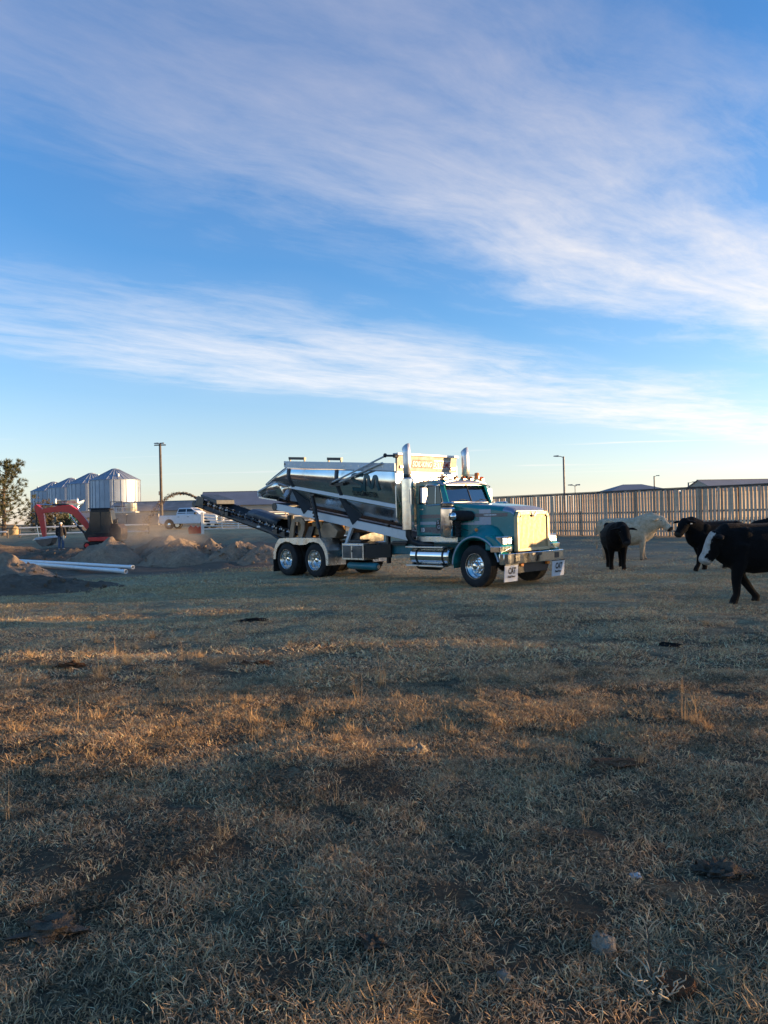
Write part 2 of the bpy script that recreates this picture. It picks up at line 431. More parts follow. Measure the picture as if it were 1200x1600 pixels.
def zone(y0, y1, dens, rng, full=False):
    ys = []
    hw = lambda y: .56 * y + 2.2
    A = sum((2 * hw(y)) * .1 for y in np.arange(y0, y1, .1)); n = int(A * dens)
    y = np.sqrt(rng.random(n * 2) * (y1 ** 2 - y0 ** 2) + y0 ** 2) ; x = (rng.random(n * 2) * 2 - 1) * (hw(y1))
    keep = np.abs(x) < hw(y); x, y = x[keep], y[keep]
    # thin uniformly to the wanted density (points above are denser with y, so resample evenly)
    y = rng.random(n * 3) * (y1 - y0) + y0; x = (rng.random(n * 3) * 2 - 1) * hw(y1)
    keep = np.abs(x) < hw(y); x, y = x[keep][:n], y[keep][:n]
    k = rng.random(len(x)) > bare(x, y) * (.25 if full else 1); return x[k], y[k]

def grow_grass():
    rng = np.random.default_rng(11)
    near = [blades_mesh('near_blades_%d' % i, 250, .32, .046, .0033, (2, 48), 100 + i, dark=1.1) for i in range(10)]
    mid = [blades_mesh('mid_blades_%d' % i, 260, .72, .070, .0068, (2, 42), 200 + i, dark=1.3) for i in range(8)]
    far = [blades_mesh('far_blades_%d' % i, 240, 1.7, .10, .0125, (4, 45), 300 + i, dark=1.3) for i in range(6)]
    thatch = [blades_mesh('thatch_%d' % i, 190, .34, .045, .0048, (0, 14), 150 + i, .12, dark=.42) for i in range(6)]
    rust = [blades_mesh('rust_%d' % i, 150, .36, .060, .0045, (4, 55), 170 + i, .5, True) for i in range(5)]  # reddish plants, with some of the band's orange sunlight put into the colour
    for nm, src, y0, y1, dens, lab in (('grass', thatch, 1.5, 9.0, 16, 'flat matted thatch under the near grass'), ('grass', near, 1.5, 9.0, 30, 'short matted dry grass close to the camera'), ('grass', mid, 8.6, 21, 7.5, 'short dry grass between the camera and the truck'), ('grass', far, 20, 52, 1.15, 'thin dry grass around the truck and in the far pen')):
        x, y = zone(y0, y1, dens, rng, src is thatch)
        z = gz(x, y) + relief(x, y)
        scatter(nm, np.stack([x, y, z], 1), rng.random(len(x)) * 6.283, rng.uniform(.75, 1.3, len(x)), rng.integers(0, len(src), len(x)), src, lab, 'grass')
    # taller warm tufts and single stems
    tuf = [blades_mesh('tuft_%d' % i, 70, .16, .17, .0045, (35, 88), 400 + i, .45, True) for i in range(6)]
    stem = [blades_mesh('stems_%d' % i, 9, .10, .36, .0042, (70, 89), 500 + i, .5, True) for i in range(5)]
    P = [(rng.normal(cx, sx), rng.normal(cy, sy)) for (cx, cy, sx, sy, n) in ((-2.6, 6.9, 2.2, .75, 230), (.2, 6.9, 1.6, .7, 200), (1.6, 6.5, .8, .6, 60), (-4.0, 9.3, 1.0, .4, 50), (-1.2, 10.5, 1.6, .25, 40), (-4.5, 15.0, 2.5, .35, 40), (0, 2.85, 1.6, .18, 60)) for _ in range(n)]
    P = np.array([p for p in P if p[1] > 2.4]); z = gz(P[:, 0], P[:, 1]) + relief(P[:, 0], P[:, 1])
    scatter('grass', np.column_stack([P, z]), rng.random(len(P)) * 6.283, rng.uniform(.6, 1.25, len(P)), rng.integers(0, 5, len(P)), rust, 'low rust-coloured dry growth whose tint also stands for sunlight in the band', 'grass')
    P = []; Q = []
    for (cx, cy, sx, sy, n) in ((-3.6, 9.0, .7, .35, 12), (-.8, 7.0, 1.6, .7, 13), (1.4, 6.4, 1.2, .6, 8), (-3.0, 6.6, 1.4, .7, 12), (-4.6, 11.0, 2.2, .5, 6), (2.6, 6.6, .4, .3, 4)):
        P += [(rng.normal(cx, sx), rng.normal(cy, sy)) for _ in range(n)]
    P += [(rng.uniform(-7, 7), rng.uniform(3.2, 15)) for _ in range(40)]
    P = np.array([p for p in P if p[1] > 2.6]); z = gz(P[:, 0], P[:, 1]) + relief(P[:, 0], P[:, 1])
    scatter('grass_tufts', np.column_stack([P, z]), rng.random(len(P)) * 6.283, rng.uniform(.3, .8, len(P)), rng.integers(0, 6, len(P)), tuf, 'taller tufts of golden dry grass across the pasture', 'grass')
    Q = [(-.07, 8.34), (-.06, 8.36), (2.56, 6.43), (2.5, 6.5), (-.77, 6.95), (-3.4, 9.1), (-3.1, 9.6), (-2.6, 9.7), (-4.2, 9.9), (-.3, 7.6), (.9, 7.5), (1.3, 8.4), (.3, 8.6), (.55, 4.35), (-.35, 4.9), (1.9, 8.0)] + [(rng.uniform(-6, 6), rng.uniform(4, 14)) for _ in range(26)]
    Q = np.array(Q); z = gz(Q[:, 0], Q[:, 1]) + relief(Q[:, 0], Q[:, 1]); s = rng.uniform(.45, .85, len(Q)); s[:3] = (1.15, 1.0, .9)
    scatter('weeds', np.column_stack([Q, z]), rng.random(len(Q)) * 6.283, s, rng.integers(0, 5, len(Q)), stem, 'thin upright dead weed stalks in the grass', 'weeds')
grow_grass()
# ------------------------------------------------------------------ windbreak fence
def board_mat():
    m = pmat('weathered_board', (.56, .43, .32), .85, 0, .25, 2.5, .5, 30, spec=.2); t = NT(m.node_tree); b = m.node_tree.nodes['Principled BSDF']
    src = b.inputs['Base Color'].links[0].from_socket; r = t.n('ShaderNodeObjectInfo').outputs['Random']
    t.l(t.mix(1.0, src, t.ramp(r, [(0, (.62, .58, .55)), (.35, (.95, .9, .85)), (.7, (1.0, .97, .95)), (1, (1.18, 1.12, 1.0))]), 'MULTIPLY'), b.inputs['Base Color']); return m
WOOD = board_mat()
WOODD = pmat('unlit_weathered_rail', (.13, .11, .10), .85, 0, .3, 2.5, .4, 30, spec=.2)  # rail wood toned dark to stand for its unlit face behind the boards
FDIR = Vector((.565, -.825, 0)); FN = Vector((.825, .565, 0))     # along the fence, and away from the camera
F0 = Vector((4.7, 71.0, 0))
def fence_pt(s, off=0): return F0 + FDIR * s + FN * off
def windbreak():
    root = empty('windbreak_fence', F0, math.atan2(FDIR.y, FDIR.x), label='tall weathered slatted windbreak fence behind the cattle', cat='fence')
    ang = root.rotation_euler.z
    # local frame: x along the fence, y to the far side (+y local is left of x) -> far side = +FN
    rng = random.Random(3)
    variants = []
    for i in range(5):
        w = .172 * rng.uniform(.93, 1.05); h = 3.08 + rng.uniform(-.03, .03)
        mb = MB(); mb.hexa([(-w/2, 0, .06), (w/2, 0, .06), (w/2, .045, .06), (-w/2, .045, .06), (-w/2 + rng.uniform(-.01, .01), 0, h), (w/2 + rng.uniform(-.01, .01), 0, h), (w/2, .045, h), (-w/2, .045, h)])
        variants.append(mb.mesh('slat', WOOD, 0))
    s_end_view = 36.0; s = .3; k = 0
    while s < s_end_view:
        o = bpy.data.objects.new('slat', variants[rng.randrange(5)]); link(o, root)
        p = F0 + FDIR * s
        o.location = (s, rng.uniform(-.006, .006), gh(p.x, p.y) + rng.uniform(-.03, .02)); o.rotation_euler = (0, rng.uniform(-.016, .016), rng.uniform(-.06, .06)); o.scale = (rng.uniform(.9, 1.08), 1, rng.uniform(.985, 1.008))
        s += .232 + rng.uniform(-.018, .018); k += 1
    # rails behind the boards
    for z, h in ((.28, .12), (.92, .12), (1.56, .12), (3.0, .13)):
        mb = MB(); mb.box(0, s_end_view, .052, .10, z, z + h); mb.build('rail', WOODD, root, 0)
    mb = MB(); mb.hexa([(0, -.02, 3.15), (s_end_view, -.02, 3.13), (s_end_view, .12, 3.13), (0, .12, 3.15), (0, -.02, 3.19), (s_end_view, -.02, 3.17), (s_end_view, .12, 3.17), (0, .12, 3.19)]); mb.build('cap_rail', WOODD, root, 0)
    post = MB().cyl((0, .19, -.5), (0, .19, 3.1), .085, 8).mesh('post', WOODD)
    for i in range(int(s_end_view / 2.45) + 1):
        o = bpy.data.objects.new('post', post); link(o, root); o.location = (i * 2.45 + .2, 0, 0)
    # unseen rest of the fence, its panel heights shaped to throw sun bands and shade
    mb = MB(); s = s_end_view + .1
    while s < 112:
        q = F0 + FDIR * s; D = q.y - q.x * .0524      # depth at which its shadow crosses the middle of the pen
        h = 3.1
        for lim, hh in ((1.2, 3.2), (2.75, 2.82), (5.9, 3.75), (7.9, 2.5), (10.2, 3.25), (10.9, 2.78), (12.4, 3.3), (14.7, 3.6), (15.6, 2.85), (17.2, 3.3), (20.8, 3.1), (28.5, 3.5)):
            if D < lim: h = hh; break
        h += rng.uniform(-.05, .05)
        mb.box(s, s + .155, 0, .045, .06, h); s += .235
    mb.box(s_end_view + .1, s, .052, .10, .9, 1.02); mb.box(s_end_view + .1, s, .052, .10, 2.6, 2.72)
    o = mb.build('board_run', WOOD, root, 0); o['kind'] = 'stuff'
windbreak()
# ------------------------------------------------------------------ spreader truck
TEAL = pmat('teal_paint', (.004, .205, .215), .24, 0, .10, 3, 0, coat=.5, dirt=.08, rvar=.05)
TEALD = pmat('teal_chassis_paint', (.012, .14, .175), .45, 0, .2, 3, dirt=.35)
GREYS = pmat('stripe_grey_light', (.36, .40, .47), .3, 0, .05, 3, coat=.5)
GREYD = pmat('stripe_grey_dark', (.085, .095, .115), .3, 0, .05, 3, coat=.5)
CHROME = pmat('chrome', (.80, .79, .77), .07, 1, .04, 3, 0, rvar=.04, dirt=.06)
POL = pmat('polished_aluminium', (.78, .77, .75), .16, 1, .06, 5, .02, 6, rvar=.07, dirt=.08)
STAIN = pmat('stainless_sheet', (.66, .65, .63), .14, 1, .10, 1.4, .06, 1.1, rvar=.06, dirt=.16, dirtcol=(.20, .15, .10))
SATIN = pmat('satin_stainless', (.62, .60, .57), .32, 1, .12, 3, .05, 8, rvar=.12, dirt=.22)
ALUW = pmat('white_painted_steel', (.66, .67, .68), .42, 0, .06, 2, dirt=.12)
BLACK = pmat('black_rubber', (.018, .018, .019), .75, 0, .25, 6, .25, 60, dirt=.12, spec=.3)
TYRE = pmat('tyre_rubber', (.021, .021, .022), .8, 0, .3, 5, .3, 70, dirt=.25, dirtcol=(.10, .078, .055), spec=.3)
BLKP = pmat('black_paint', (.014, .015, .018), .4, 0, .2, 4, dirt=.12)
BELT = pmat('dark_blue_steel', (.03, .042, .058), .5, 0, .25, 4, dirt=.2)
INT = pmat('cab_interior', (.30, .32, .33), .8, 0, .2, 4)
AMBER = pmat('amber_lens', (.75, .22, .03), .2, 0, .1, 20, spec=.6)
REDL = pmat('red_lens', (.5, .03, .02), .2, 0, .1, 20)
LENS = pmat('headlamp_lens', (.85, .85, .8), .12, .4, .1, 30, .2, 60)
WHITE = pmat('white_plastic', (.62, .64, .67), .55, 0, .06, 3, dirt=.16)
INK = pmat('black_lettering', (.012, .012, .014), .5, 0, .05, 3)
TEALI = pmat('dark_teal_lettering', (.02, .075, .09), .35, 0, .05, 3)
REDI = pmat('red_lettering', (.30, .008, .006), .5, 0, .05, 3)
WHI = pmat('white_lettering', (.85, .85, .85), .5, 0, .03, 3)
TANSTEEL = pmat('tan_brown_steel', (.30, .20, .125), .5, .35, .35, 3, .2, 20, dirt=.5, dirtcol=(.26, .16, .085))  # tan-brown steel with uneven ochre patches
COPPER = pmat('loose_earth_load', (.34, .19, .08), .9, 0, .35, 4, .6, 18)
def glass_mat(name, tint, refl=.9, ior=1.7):
    m = bpy.data.materials.new(name); m.use_nodes = True; t = NT(m.node_tree)
    for n in list(m.node_tree.nodes):
        if n.type == 'BSDF_PRINCIPLED': m.node_tree.nodes.remove(n)
    out = [n for n in m.node_tree.nodes if n.type == 'OUTPUT_MATERIAL'][0]
    tr = t.n('ShaderNodeBsdfTransparent'); tr.inputs[0].default_value = tuple(tint) + (1,)
    gl = t.n('ShaderNodeBsdfGlossy'); gl.inputs['Roughness'].default_value = .03; gl.inputs['Color'].default_value = (refl, refl, refl, 1)
    fr = t.n('ShaderNodeFresnel'); fr.inputs[0].default_value = ior
    mx = t.n('ShaderNodeMixShader'); t.l(fr.outputs[0], mx.inputs[0]); t.l(tr.outputs[0], mx.inputs[1]); t.l(gl.outputs[0], mx.inputs[2]); t.l(mx.outputs[0], out.inputs[0])
    return m
STACK = pmat('stack_steel', (.80, .78, .75), .38, .75, .06, 3)
GRIL = pmat('grille_steel', (.46, .375, .215), .5, .12, .08, 6, rvar=.08)
CREAM = pmat('head_board_sheet', (.25, .24, .215), .55, .05, .08, 3, dirt=.12)
VISOR = pmat('visor_sheet', (.34, .36, .42), .42, .6, .08, 3)
GLASS = glass_mat('window_glass', (.72, .84, .85), .95, 2.5); GLASSD = glass_mat('side_window_glass', (.07, .085, .09))

def text_mesh(txt, size, bold=0.0, shear=0.0, align='LEFT', space=1.0):
    c = bpy.data.curves.new('lettering', 'FONT'); c.body = txt; c.size = size; c.offset = bold; c.shear = shear; c.align_x = align; c.space_character = space; c.resolution_u = 3
    o = bpy.data.objects.new('lettering', c); COL.objects.link(o)
    dg = bpy.context.evaluated_depsgraph_get(); me = bpy.data.meshes.new_from_object(o.evaluated_get(dg))
    bpy.data.objects.remove(o); bpy.data.curves.remove(c)
    return me
def text_on(name, txt, size, fn, mat, parent, bold=0.0, shear=0.0, space=1.0, width=None):
    """lettering laid on a surface: fn maps flat text coordinates (x right, y up) to the surface"""
    me = text_mesh(txt, size, bold, shear, 'LEFT', space)
    co = np.zeros(len(me.vertices) * 3, np.float32); me.vertices.foreach_get('co', co); co = co.reshape(-1, 3)
    if width: co[:, 0] *= width / max(co[:, 0].max(), 1e-6)
    for i, v in enumerate(me.vertices): v.co = fn(float(co[i, 0]), float(co[i, 1]))
    me.materials.clear(); me.materials.append(mat)
    o = bpy.data.objects.new(name, me); link(o, parent); return o

TRUCK_LOC = (3.06, 19.57, 0.0); TRUCK_RZ = -R(46)

# ---- wheels
def tyre_mesh(Rr, w, name='tyre'):
    rr = .285
    prof = [(rr, -w/2 + .02), (rr + .05, -w/2), (Rr - .10, -w/2 - .008), (Rr - .035, -w/2 + .004), (Rr - .006, -w/2 + .028)]
    m = 4; gr = []
    xs = np.linspace(-w/2 + .045, w/2 - .045, m + 1)
    for i in range(m):
        a, b = xs[i], xs[i + 1]
        gr += [(Rr, a + .006), (Rr, b - .006), (Rr - .014, b - .005), (Rr - .014, b + .005)]
    prof += gr[:-2]
    prof += [(Rr - .006, w/2 - .028), (Rr - .035, w/2 - .004), (Rr - .10, w/2 + .008), (rr + .05, w/2), (rr, w/2 - .02)]
    mb = MB().lathe(prof, axis='y', n=48, closed=True)
    for k in range(44):      # tread lugs on both shoulders
        a = 2 * math.pi * k / 44
        for s in (-1, 1):
            c, sn = math.cos(a + s * .03), math.sin(a + s * .03)
            b = len(mb.v); mb.box(-.018, .018, s * (w/2 - .05) - .022, s * (w/2 - .05) + .022, Rr - .012, Rr + .006)
            for i in range(b, len(mb.v)):
                x, y, z = mb.v[i]; mb.v[i] = (x * c + z * sn, y, -x * sn + z * c)
    return mb.mesh(name, TYRE, 30)
def steer_rim_mesh():
    # outward is -y
    prof = [(.29, .12), (.29, -.12), (.305, -.145), (.315, -.145), (.315, -.13), (.298, -.12), (.272, -.10), (.265, -.03), (.235, .0), (.19, -.015), (.15, -.03), (.10, -.04), (.10, .02)]
    mb = MB().lathe(prof, axis='y', n=40)
    return mb.mesh('rim', POL, 30)
def drive_rim_mesh():
    prof = [(.29, .12), (.29, -.12), (.305, -.145), (.315, -.145), (.315, -.13), (.298, -.12), (.275, -.10), (.270, .04), (.235, .085), (.17, .09), (.14, .07), (.10, .07), (.10, .13)]
    return MB().lathe(prof, axis='y', n=40).mesh('rim', POL, 30)
def hub_mesh(front):
    mb = MB()
    y0 = -.03 if front else .08
    prof = [(.115, y0 + .03), (.115, y0 - .03), (.095, y0 - .05), (.085, y0 - (.11 if front else .13)), (.06, y0 - (.13 if front else .16)), (.02, y0 - (.135 if front else .165))]
    mb.lathe(prof, axis='y', n=20)
    for k in range(10):
        a = 2 * math.pi * k / 10
        mb.cyl((.165 * math.cos(a), y0 + .03, .165 * math.sin(a)), (.165 * math.cos(a), y0 - .05, .165 * math.sin(a)), .017, 8)
    return mb.mesh('hub', CHROME, 30)
def fender_band(outer, inner, y0, y1):
    """flat side plate between two outlines plus a wrapped top sheet"""
    mb = MB(); n = len(outer)
    for yy, fl in ((y0, 0), (y0 + .015, 1)):
        pass
    for i in range(n - 1):
        a, b, c, d = outer[i], outer[i + 1], inner[i + 1], inner[i]
        mb.hexa([(a[0], y0, a[1]), (b[0], y0, b[1]), (c[0], y0, c[1]), (d[0], y0, d[1]), (a[0], y0 + .012, a[1]), (b[0], y0 + .012, b[1]), (c[0], y0 + .012, c[1]), (d[0], y0 + .012, d[1])])
    for i in range(n - 1):
        a, b = outer[i], outer[i + 1]
        nx, nz = -(b[1] - a[1]), b[0] - a[0]; L = math.hypot(nx, nz) or 1; nx, nz = nx / L * .008, nz / L * .008
        if nz < 0 and abs(nz) > abs(nx): nx, nz = -nx, -nz
        mb.hexa([(a[0], y0 + .0125, a[1]), (b[0], y0 + .0125, b[1]), (b[0], y1, b[1]), (a[0], y1, a[1]), (a[0] + nx, y0 + .0125, a[1] + nz), (b[0] + nx, y0 + .0125, b[1] + nz), (b[0] + nx, y1, b[1] + nz), (a[0] + nx, y1, a[1] + nz)])
    return mb

# ---- hopper surface
def lerp(a, b, t): return a + (b - a) * t
def hop_top(x):
    if x > -7.5: return lerp(3.38, 3.06, (x + 7.5) / 4.85)
    return lerp(3.38, 2.93, min(1, (-7.5 - x) / 1.55) ** 1.15)
def hop_crease(x): return lerp(2.79, 2.02, (x + 7.5) / 4.85) if x > -7.5 else lerp(2.79, 2.88, min(1, (-7.5 - x) / 1.55))
def hop_pan(x): return lerp(2.36, 1.38, (x + 9.0) / 6.3)
def hop_half(x): return 1.22 if x > -7.5 else lerp(1.22, .92, min(1, (-7.5 - x) / 1.55))
def side_pt(x, t, off=0.0):
    """upper side sheet: t=0 at the rail, t=1 at the crease; near side (negative y)"""
    zt, zc = hop_top(x), hop_crease(x); hw = hop_half(x)
    z = lerp(zt, zc, t)
    y = -(hw - .035 * max(0, .28 - t) / .28 - .40 * max(0, t - .28) ** 2.0)
    if x < -7.5: y += .42 * min(1, (-7.5 - x) / 1.55) ** 1.6 * t
    return (x, y - off, z - off * .35 * t)
def low_pt(x, t, off=0.0):
    """lower sheet from the crease in to the belt pan"""
    a = side_pt(x, 1.0); zp = hop_pan(x) + .02; yb = -.46
    y = lerp(a[1], yb, t); z = lerp(a[2], zp, t)
    return (x, y - off * .7, z - off * .6)

def make_truck():
    T = empty('spreader_truck', TRUCK_LOC, TRUCK_RZ, label='teal conventional truck carrying a mirror-polished stainless spreader hopper with rear conveyor, in mid-pen', cat='truck')
    # ---------------- chassis
    mb = MB()
    for s in (-1, 1): mb.box(-8.35, .55, s * .43 - .04, s * .43 + .04, .72, 1.0)
    for x in (-8.2, -7.0, -5.6, -4.2, -3.0, -1.6, -.2): mb.box(x - .06, x + .06, -.39, .39, .76, .96)
    fr = mb.build('chassis_frame', TEALD, T, 0, .008)
    mb = MB()
    for x in (0.0, -6.2, -7.62): mb.cyl((x, -.95, .51), (x, .95, .51), .085, 12); mb.ell((x, 0, .51), (.22, .25, .20))
    mb.cyl((-6.2, 0, .6), (-2.0, 0, .82), .06, 10)
    mb.build('axle', BLKP, fr)
    # wheels
    ft, rt = tyre_mesh(.515, .30), tyre_mesh(.505, .265)
    sr, dr = steer_rim_mesh(), drive_rim_mesh(); hf, hr = hub_mesh(True), hub_mesh(False)
    for x in (0.0, -6.2, -7.62):
        for s in (-1, 1):
            fr_ = x == 0.0
            w = empty('wheel', (x, s * (1.07 if fr_ else 1.085), .515 if fr_ else .505), 0 if s < 0 else math.pi, T)
            if fr_: w.rotation_euler.z += R(-5)
            for nm, me in (('tyre', ft if fr_ else rt), ('rim', sr if fr_ else dr), ('hub', hf if fr_ else hr)):
                link(bpy.data.objects.new(nm, me), w)
            if not fr_:
                o = bpy.data.objects.new('tyre', rt); link(o, w); o.location = (0, .31, 0)
                o['label'] = 'inner tyre of the dual pair'
    # ---------------- bumper, flaps
    bz0, bz1 = .575, .835
    poly = [(.78, -1.26), (.90, -1.24), (.96, -1.16), (.97, 1.16), (.91, 1.24), (.79, 1.26), (.72, 1.22), (.85, 1.10), (.85, -1.10), (.72, -1.22)]
    bp = MB().prism(poly, 'z', bz0, bz1).build('bumper', CHROME, T, 30, .012)
    mb = MB()
    for y in (-.80, .86): mb.box(.962, .978, y - .09, y + .09, .64, .78)
    mb.box(.968, .976, -.2, .2, .74, .81)
    mb.build('bumper_opening', BLKP, bp, 0, .004)
    for y0, y1 in ((-1.27, -.74), (.70, 1.25)):
        fl = MB().hexa([(.90, y0, .165), (.90, y1, .165), (.908, y1, .165), (.908, y0, .165), (.935, y0, .56), (.935, y1, .56), (.943, y1, .56), (.943, y0, .56)]).build('mud_flap', WHITE, T, 0, .004)
        fl['label'] = 'white front mud flap lettered CAT'
        def fm(x, y, y0=y0): 
            z = .36 + y; return (.915 + (z - .165) / .395 * .035, y0 + .14 + x, z)
        text_on('lettering', 'CAT', .20, fm, INK, fl, .009, 0, 1.06, .30)
        def fm2(x, y, y0=y0):
            z = .265 + y; return (.915 + (z - .165) / .395 * .035, y0 + .12 + x, z)
        text_on('lettering', 'Diesel Power', .07, fm2, INK, fl, .004, .2, .95, .30)
        MB().box(.93, .955, y0, y1, .556, .585).build('flap_bracket', BLKP, fl, 0)
    for y in (-.55, .55): MB().box(.86, .93, y - .06, y + .06, .50, .565).build('marker_lamp', AMBER, T, 0, .008)
    MB().box(.80, .84, -.60, .62, .34, .56).build('underbumper_plate', BLKP, T, 0)
    # ---------------- grille
    gp = [(-.68, .86), (.68, .86), (.68, 1.70), (.60, 1.83), (-.60, 1.83), (-.68, 1.70)]
    ip = [(-.58, .94), (.58, .94), (.58, 1.69), (.53, 1.735), (-.53, 1.735), (-.58, 1.69)]
    mb = MB(); n = 6
    for i in range(n):
        j = (i + 1) % n
        a, b, c, d = gp[i], gp[j], ip[j], ip[i]
        mb.hexa([(.78, *a), (.78, *b), (.78, *c), (.78, *d), (.90, *a), (.90, *b), (.90, *c), (.90, *d)])
    gs = mb.build('grille_surround', GRIL, T, 0, .012)
    mb = MB()
    y = -.575
    k = 0
    while y < .57:
        mb.box(.84, .868, y, y + .030, .94, 1.735 if abs(y) < .52 else 1.69); y += .0525
    mb.box(.85, .876, -.012, .012, .94, 1.735)
    mb.build('grille_bar', GRIL, gs, 0)
    MB().box(.80, .815, -.58, .58, .93, 1.73).build('grille_backing', TANSTEEL, gs, 0)
    mb = MB()       # winged emblem
    for s in (-1, 1): mb.prism([(0, 1.74), (s * .10, 1.83), (s * .115, 1.80), (s * .06, 1.70), (s * .02, 1.695)], 'x', .902, .918)
    mb.prism([(-.025, 1.69), (.025, 1.69), (.03, 1.76), (-.03, 1.76)], 'x', .905, .925)
    mb.build('emblem', CHROME, gs, 0, .004)
    # ---------------- hood
    def hood_ring(x, hw, zt, zs, r):
        zb = 1.12
        pts = [(-hw, zb), (-hw - .0, zs)]
        for a in range(0, 91, 15):
            c, s = math.cos(R(a)), math.sin(R(a)); pts.append((-(hw - r) - r * c, zs + (zt - zs) * s))
        pts2 = [(-p[0], p[1]) for p in pts[::-1]]
        return [(x, p[0], p[1]) for p in pts + pts2]
    st = [(-1.12, .90, 2.10, 2.00, .25), (-.7, .88, 2.075, 1.97, .25), (-.1, .80, 2.03, 1.91, .24), (.45, .72, 1.97, 1.85, .22), (.72, .69, 1.91, 1.80, .2), (.80, .68, 1.845, 1.74, .17)]
    hd = MB().rings([hood_ring(*s) for s in st]).build('hood', TEAL, T, 38)
    # bright strip along the hood top edge and silver nose cap
    mb = MB(); mb.rings([[(x, y * 1.006, z + .004) for (x, y, z) in hood_ring(*s)][2:-2] for s in [(.50, .712, 1.962, 1.842, .218), (.72, .692, 1.914, 1.802, .2), (.805, .682, 1.85, 1.742, .17)]], cap=False)
    mb.f = [f for f in mb.f if max(f) - min(f) < 30]
    mb.build('nose_cap', VISOR, hd, 38, recalc=False)
    # side graphics, laid 3 mm proud of the hood sides
    def hy(x):
        ks = [(-1.12, .90), (-.7, .88), (-.1, .80), (.45, .72), (.72, .69), (.80, .68)]
        for (a, b), (c, d) in zip(ks, ks[1:]):
            if x <= c: return lerp(b, d, (x - a) / (c - a))
        return .68
    def hood_patch(name, x0, x1, z0, z1, mat, s, off=.003):
        m = MB(); xs = np.linspace(x0, x1, 7)
        m.grid([[(x, s * (hy(x) + off), z0) for x in xs], [(x, s * (hy(x) + off), z1) for x in xs]]); return m.build(name, mat, hd, 0)
    for s in (-1, 1):
        hood_patch('hood_stripe', -.30, .17, 1.52, 1.615, GREYS, s); hood_patch('hood_stripe', -.16, .17, 1.612, 1.90, GREYS, s, .0028)
        hood_patch('hood_stripe', -.75, -.30, 1.52, 1.58, GREYS, s)
        hood_patch('hood_stripe', -.62, .63, 1.715, 1.80, GREYD, s, .006)
        for i in range(11):
            hood_patch('pinstripe', -.02 + i * .032, .0 + i * .032 + .004 * (i % 3), 1.745, 1.772, WHI, s, .009)
    # front fenders: flared wheel arches joined to the hood
    def arch(s):
        m = MB(); rows = []
        prof = []
        for a in np.linspace(200, -12, 22):
            prof.append((.64 * math.cos(R(a)) * (1.10 if a < 90 else 1.06), .515 + .735 * math.sin(R(a))))
        prof = [p for p in prof if p[1] > .40]
        prof = [(-.66, .45)] + [p for p in prof if p[1] > .62] + [(.80, .86)]
        for (yy, dz, dx) in ((1.225, -.05, .985), (1.23, .0, 1.0), (1.19, .035, 1.0), (1.0, .11, 1.0), (.84, .22, .98), (.66, .34, .95)):
            row = []
            for (x, z) in prof:
                k = max(0, min(1, (z - .62) / .5)); row.append((x * dx if x < .7 else x, s * yy, z + dz * k))
            rows.append(row)
        m.grid(rows); return m
    for s in (-1, 1):
        fo = arch(s).build('fender', TEAL, T, 40, solid=.02)
        # light trim line round the arch and dark wheel housing
        pr = [(.665 * math.cos(R(a)) * (1.10 if a < 90 else 1.06), s * 1.236, .515 + .72 * math.sin(R(a))) for a in np.linspace(178, 10, 24)]
        MB().tube(pr, .018, 6).build('arch_trim', GREYS, fo)
        MB().box(-.62, .62, s * .64 - .03, s * .64 + .03, .5, 1.15).build('wheel_housing', BLKP, fo, 0)
        # headlamps in a bright bezel on the fender nose
        b = MB().box(.60, .775, s * .945 - .205, s * .945 + .205, 1.015, 1.235).build('headlamp_bezel', CHROME, T, 0, .012)
        for k in (-1, 1): MB().box(.77, .795, s * .945 + k * .097 - .085, s * .945 + k * .097 + .085, 1.05, 1.20).build('headlight', LENS, b, 0, .012)
        MB().box(.52, .80, s * 1.02 - .25, s * 1.02 + .25, .862, 1.008).build('fender_nose_plate', CHROME, T, 0, .015)
        MB().prism([(.30, .90), (.80, .90), (.80, 1.02), (.62, 1.18), (.44, 1.26), (.30, 1.27)], 'y', s * 1.19, s * .70).build('fender_nose', TEAL, T, 30, .03)
        mk = MB().ell((-.10, s * 1.012, 1.40), (.05, .03, .045), 12, 8).build('marker_lamp', AMBER, T)
        MB().box(.50, .55, s * 1.235 - .004, s * 1.235 + .004, .90, .94).build('reflector', REDL, T, 0, .002)
    # ---------------- cab
    def cab_ring(x, hw, zt, r, zb=1.24):
        pts = [(-hw, zb), (-hw, 2.0), (-hw + .035, 2.52)]
        for a in range(0, 91, 18):
            c, s = math.cos(R(a)), math.sin(R(a)); pts.append((-(hw - .04 - r) - r * c, zt - r + r * s))
        p2 = [(-p[0], p[1]) for p in pts[::-1]]
        return [(x, p[0], p[1]) for p in pts + p2]
    # lower body shell
    mb = MB(); hw = .95
    mb.hexa([(-2.20, -hw, 1.24), (-1.10, -hw, 1.24), (-1.10, hw, 1.24), (-2.20, hw, 1.24), (-2.20, -hw, 2.085), (-1.10, -hw, 2.085), (-1.10, hw, 2.085), (-2.20, hw, 2.085)])
    cab = mb.build('cab', TEAL, T, 30, .03)
    # roof
    mb = MB()
    mb.rings([[(x, p[0], p[1]) for p in [(-.93, 2.555), (-.90, 2.64), (-.80, 2.70), (-.5, 2.735), (0, 2.745), (.5, 2.735), (.80, 2.70), (.90, 2.64), (.93, 2.555)]] for x in (-2.21, -2.15, -1.35)] + [[(-1.24, p[0], p[1]) for p in [(-.91, 2.55), (-.88, 2.62), (-.78, 2.665), (-.5, 2.695), (0, 2.70), (.5, 2.695), (.78, 2.665), (.88, 2.62), (.91, 2.55)]]])
    mb.build('cab_roof', TEAL, T, 40, .012)
